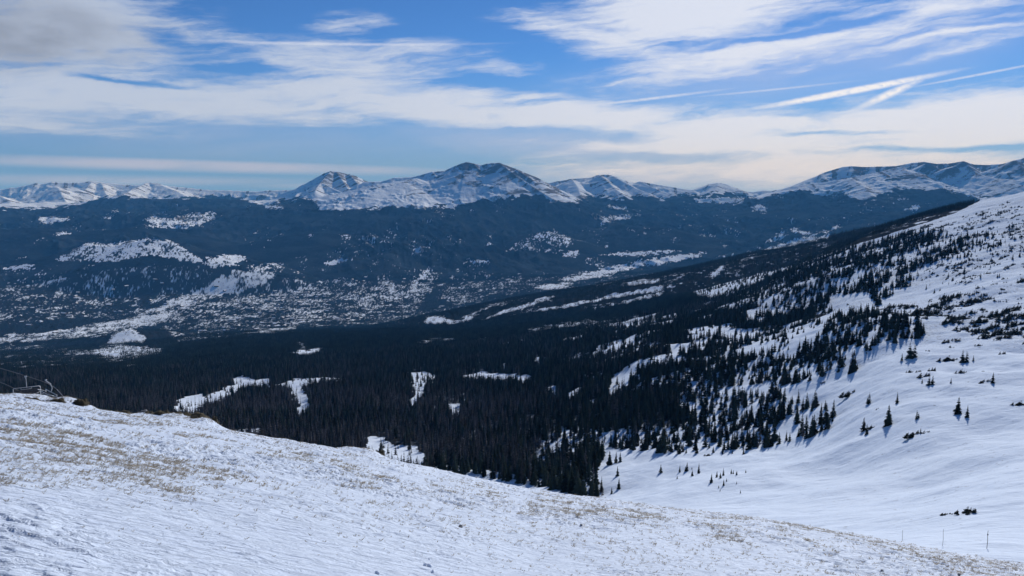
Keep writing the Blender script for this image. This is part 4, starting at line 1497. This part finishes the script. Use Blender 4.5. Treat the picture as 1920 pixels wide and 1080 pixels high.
def fg_ground(px, py):
    dx, dy, t = ray(px, py)
    R = np.exp(np.linspace(math.log(3), math.log(70), 4000))
    hz = fg_height(dx * R, dy * R)
    hit = np.nonzero(hz + t * R > 0)[0]
    i = hit[0] if len(hit) else int(np.argmax(hz / R))
    return dx * R[i], dy * R[i], float(hz[i]), float(R[i])


def lump(seed, n=10, rough=.25):
    """an angular rounded stone"""
    rd = np.random.default_rng(seed)
    V, Q = [], []
    nl = 7
    for i in range(nl + 1):
        th_ = math.pi * i / nl
        for k in range(n):
            a = 2 * math.pi * k / n
            d = np.array([math.sin(th_) * math.cos(a), math.sin(th_) * math.sin(a), math.cos(th_)])
            V.append(d)
    V = np.array(V)
    off = rd.normal(size=(6, 3))
    f = np.ones(len(V))
    for o_ in off:
        o_ /= np.linalg.norm(o_)
        f = np.minimum(f, np.where(V @ o_ > 0, .72 / np.maximum(V @ o_, .72), 1))
    V = V * f[:, None] * (1.2, .9, .75)
    Q = [[i * n + k, i * n + (k + 1) % n, (i + 1) * n + (k + 1) % n, (i + 1) * n + k] for i in range(nl) for k in range(n)]
    return V, np.array(Q)


STONES = [mesh("stone", *lump(s), [M_STONE], False) for s in (1, 2, 3)]
CLODS = [mesh("snow_clod", *lump(s + 20), [M_CLOD], False) for s in (1, 2, 3)]
for px_, py_, wp, kind_, lab in [
    (864, 989, 10, 'stone', "dark angular stone on smooth snow, middle of the near slope"),
    (797, 1060, 9, 'clod', "left clod of a broken snow cluster near the bottom edge"),
    (806, 1063, 11, 'clod', "largest clod of a broken snow cluster near the bottom edge"),
    (812, 1073, 8, 'clod', "lowest clod of a broken snow cluster near the bottom edge"),
    (708, 1076, 10, 'clod', "lone rounded snow clod cut by the bottom edge"),
    (805, 1049, 5, 'clod', "smallest and topmost clod of a broken snow cluster"),
    (1654, 1071, 5, 'stone', "small dark stone low on the right of the near slope"),
    (1798, 1079, 6, 'stone', "small dark stone at the bottom right border"),
    (272, 772, 9, 'stone', "pale stone standing on the left part of the slope's edge"),
    (266, 769, 6, 'stone', "small pale stone touching a larger one on the slope's edge"),
    (1090, 985, 5, 'stone', "small dark stone on the middle right of the near slope"),
]:
    X, Y, Z, d = fg_ground(px_, py_)
    s = wp / F * d / 2
    src = random.choice(STONES if kind_ == 'stone' else CLODS)
    o = link("stone" if kind_ == 'stone' else "snow_clod", src, label=lab, category="stone" if kind_ == 'stone' else "snow clod")
    o.location, o.scale, o.rotation_euler = (X, Y, Z + s * .35), (s, s, s), (random.uniform(-.3, .3), random.uniform(-.3, .3), random.uniform(0, 6))

HEATH = [mesh("heath_bush", *bush(50 + s, 16, 1.2, .7), [M_HEATH]) for s in (1, 2, 3)]
for px_, py_, wp, hp, lab in [
    (40, 744, 55, 7, "brown heath mat at the foot of the hanging lift chairs"),
    (95, 750, 40, 6, "brown heath mat on the first mound of the slope's edge"),
    (140, 764, 40, 8, "rounded green-brown mat at the right end of the first mound"),
    (215, 772, 40, 5, "low dark heath strip left of the pale stones"),
    (290, 776, 50, 9, "reddish brown heath right of the pale stones"),
    (345, 785, 60, 7, "heath mat along the top of the second mound"),
    (387, 800, 34, 13, "dark green-brown mat hanging off the second mound's right end"),
    (436, 810, 16, 5, "tiny dark mat right of the second mound"),
    (638, 846, 20, 6, "small heath tuft left of the dark bush on the edge"),
    (676, 852, 40, 11, "dark dense bush on the slope's edge before the small clearing"),
    (705, 860, 26, 9, "pale-topped heath mat right of the dark dense bush"),
]:
    dx, dy, t = ray(px_, py_)
    d = 43.0
    Z = float(fg_height(np.array([dx * d]), np.array([dy * d]))[0])
    o = link("heath_bush", random.choice(HEATH), label=lab, category="shrub")
    w, h = wp / F * d / 2.6, hp / F * d * 1.3
    o.location, o.scale, o.rotation_euler = (dx * d, dy * d, Z - h * .15), (w, w, h), (0, 0, random.uniform(-.4, .4))

# ------------------------------------------------------------------ marker posts in the bowl
for px_, pyb, pyt_, cap, lab in [
    (1691, 1018, 997, 0, "faint thin post, left one of three behind the slope's edge"),
    (1767, 1024, 996, 0, "thin slightly bent post, middle one of three behind the slope's edge"),
    (1850, 1029, 1000, 1, "dark post with a small cap, right one of three behind the slope's edge"),
]:
    X, Y, Z, d = ground_at(px_, pyb)
    h = (pyb - pyt_) / F * d * 1.08
    root = bpy.data.objects.new("marker_post", None)
    root.location = (X, Y, Z)
    COL.objects.link(root)
    root['label'], root['category'], root['group'] = lab, "post", "marker posts in the bowl"
    mb = MB()
    rad = .045 if cap else .03
    mb.tube([(0, 0, -.3), (.02 * h, 0, h * .4), (-.01 * h, 0, h * .8), (0, 0, h)], [rad, rad, rad * .85, rad * .7], 7)
    link("pole", mb.mesh("pole", M_POST), root)
    if cap:
        mb = MB()
        mb.tube([(0, 0, h * .74), (0, 0, h * .78), (0, 0, h * .82)], [.08, .10, .08], 8)
        link("collar", mb.mesh("collar", M_SEAT), root)

# ------------------------------------------------------------------ chairlift at the left
ROPE = [P3(-420, 560, 95), P3(-60, 672, 84), P3(52, 706, 80), P3(98, 724, 79), P3(132, 757, 82), P3(240, 868, 110)]
ROPE2 = [P3(-420, 588, 100), P3(-60, 697, 90), P3(30, 730, 86), P3(75, 762, 90), P3(230, 880, 120)]


def spline(pts, n=10):
    P = [np.array(p) for p in pts]
    out = []
    for i in range(len(P) - 1):
        a, b, c, d = P[max(i - 1, 0)], P[i], P[i + 1], P[min(i + 2, len(P) - 1)]
        for k in range(n):
            t = k / n
            out.append(.5 * ((2 * b) + (-a + c) * t + (2 * a - 5 * b + 4 * c - d) * t * t + (-a + 3 * b - 3 * c + d) * t ** 3))
    return out + [P[-1]]


for pts, lab in ((ROPE, "upper thin steel lift rope carrying the empty chairs"), (ROPE2, "lower thin steel lift rope without chairs beyond the slope's edge")):
    mb = MB()
    mb.tube(spline(pts), .022, 6)
    link("lift_rope", mb.mesh("lift_rope", M_CABLE, True), label=lab, category="cable")


def lift_chair(at, yaw, lab, wdt=2.1):
    root = bpy.data.objects.new("lift_chair", None)
    root.location, root.rotation_euler = at, (0, 0, yaw)
    COL.objects.link(root)
    root['label'], root['category'], root['group'] = lab, "lift chair", "empty chairs hanging from the lift rope"
    w = wdt / 2
    mb = MB()
    mb.tube([(0, 0, .06), (0, .05, -.1), (0, .32, -.35), (0, .42, -.75), (0, .30, -1.05)], .035)
    mb.box((0, 0, .0), (.11, .045, .06))
    link("hanger", mb.mesh("hanger", M_STEEL, True), root)
    mb = MB()
    mb.tube([(-w, -.02, -1.95), (-w, .30, -1.60), (-w, .32, -1.10), (-w + .06, .30, -1.05), (w - .06, .30, -1.05), (w, .32, -1.10), (w, .30, -1.60), (w, -.02, -1.95)], .032)
    for s in (-1, 1):
        mb.tube([(s * w, .28, -1.62), (s * w, -.42, -1.62), (s * w, -.46, -1.85)], .026)
    mb.tube([(-w, .05, -1.90), (w, .05, -1.90)], .026)
    link("frame", mb.mesh("frame", M_STEEL, True), root)
    mb = MB()
    for k in range(4):
        y0 = -.40 + k * .155
        mb.box((0, y0, -1.86), (w - .05, .065, .025))
    link("seat", mb.mesh("seat", M_SEAT), root)
    mb = MB()
    for k in range(3):
        mb.box((0, .27 + k * .01, -1.66 + k * .17), (w - .05, .02, .06))
    link("backrest", mb.mesh("backrest", M_SEAT), root)
    mb = MB()
    mb.tube([(-w, .30, -1.2), (-w + .1, -.30, -.92), (w - .1, -.30, -.92), (w, .30, -1.2)], .022)
    mb.tube([(-.4, -.30, -.92), (-.4, -.62, -1.02), (.4, -.62, -1.02), (.4, -.30, -.92)], .018)
    link("safety_bar", mb.mesh("safety_bar", M_STEEL, True), root)
    return root


lift_chair(P3(48, 706, 80), math.radians(30), "grey empty lift chair with a hooked hanger, left of two beyond the slope's edge")
lift_chair(P3(86, 713, 72), math.radians(-42), "grey empty lift chair with its bar raised, right of two beyond the slope's edge", 2.7)

# ------------------------------------------------------------------ houses of the valley town
TOWN = [[(300, 605), (400, 560), (640, 520), (800, 500), (760, 590), (560, 610), (400, 628)], [(60, 632), (250, 590), (400, 530), (520, 500), (500, 515), (330, 590), (160, 630)], [(20, 560), (300, 520), (380, 545), (250, 585), (40, 615)]]


def house_mesh(seed):
    rd = random.Random(seed)
    L, W, H, R = rd.uniform(9, 16), rd.uniform(6, 9), rd.uniform(5, 8), rd.uniform(2.6, 4)
    a = MB()
    a.box((0, 0, H / 2 - 1), (L, W, H / 2 + 1))
    a.add([(-L, -W, H), (-L, W, H), (-L, 0, H + R), (L, -W, H), (L, W, H), (L, 0, H + R)], [], [(0, 2, 1), (3, 4, 5)])
    b = MB()
    for s in (-1, 1):
        e = .8
        y1, z1 = s * (W + e), H - e * R / W
        V = [(-L - e, 0, H + R + .05), (L + e, 0, H + R + .05), (L + e, y1, z1 + .05), (-L - e, y1, z1 + .05)]
        V += [(q[0], q[1], q[2] + .6) for q in V]
        b.add(V, [[0, 1, 2, 3], [4, 7, 6, 5], [0, 4, 5, 1], [1, 5, 6, 2], [2, 6, 7, 3], [3, 7, 4, 0]])
    return a.mesh("wall", M_WALL), b.mesh("roof", M_ROOF)


HM = [house_mesh(s) for s in range(4)]
n = 6000
x, y = polar_points(n, 4300, 6700, -35, -2)
z = height(x, y)
px, py = project(x, y, z)
keep = np.zeros(n, bool)
for poly in TOWN:
    keep |= inpoly(px, py, poly)
for i in np.nonzero(keep)[0][:140]:
    o = bpy.data.objects.new("house", None)
    o.location, o.rotation_euler = (x[i], y[i], z[i]), (0, 0, random.uniform(0, 3.14))
    COL.objects.link(o)
    o['label'], o['category'], o['group'] = "small snow-roofed house among the trees of the valley town", "house", "houses of the valley town"
    wm, rm = HM[i % 4]
    link("wall", wm, o)
    link("roof", rm, o)

# ------------------------------------------------------------------ the air
mh = bpy.data.materials.new("thin_blue_air")
mh.use_nodes = True
mh.node_tree.nodes.clear()
_o = mh.node_tree.nodes.new('ShaderNodeOutputMaterial')
_v = mh.node_tree.nodes.new('ShaderNodeVolumePrincipled')
_v.inputs['Color'].default_value = (.13, .47, 1.0, 1)
_v.inputs['Absorption Color'].default_value = (1, 1, 1, 1)
_v.inputs['Density'].default_value = 3.7e-5
_v.inputs['Anisotropy'].default_value = 0.0
mh.node_tree.links.new(_v.outputs[0], _o.inputs['Volume'])
mb = MB()
mb.box((0, 9000, -250), (16500, 12000, 1000))
link("haze", mb.mesh("haze", mh), kind="stuff", label="thin blue mountain air over the whole valley", category="haze")
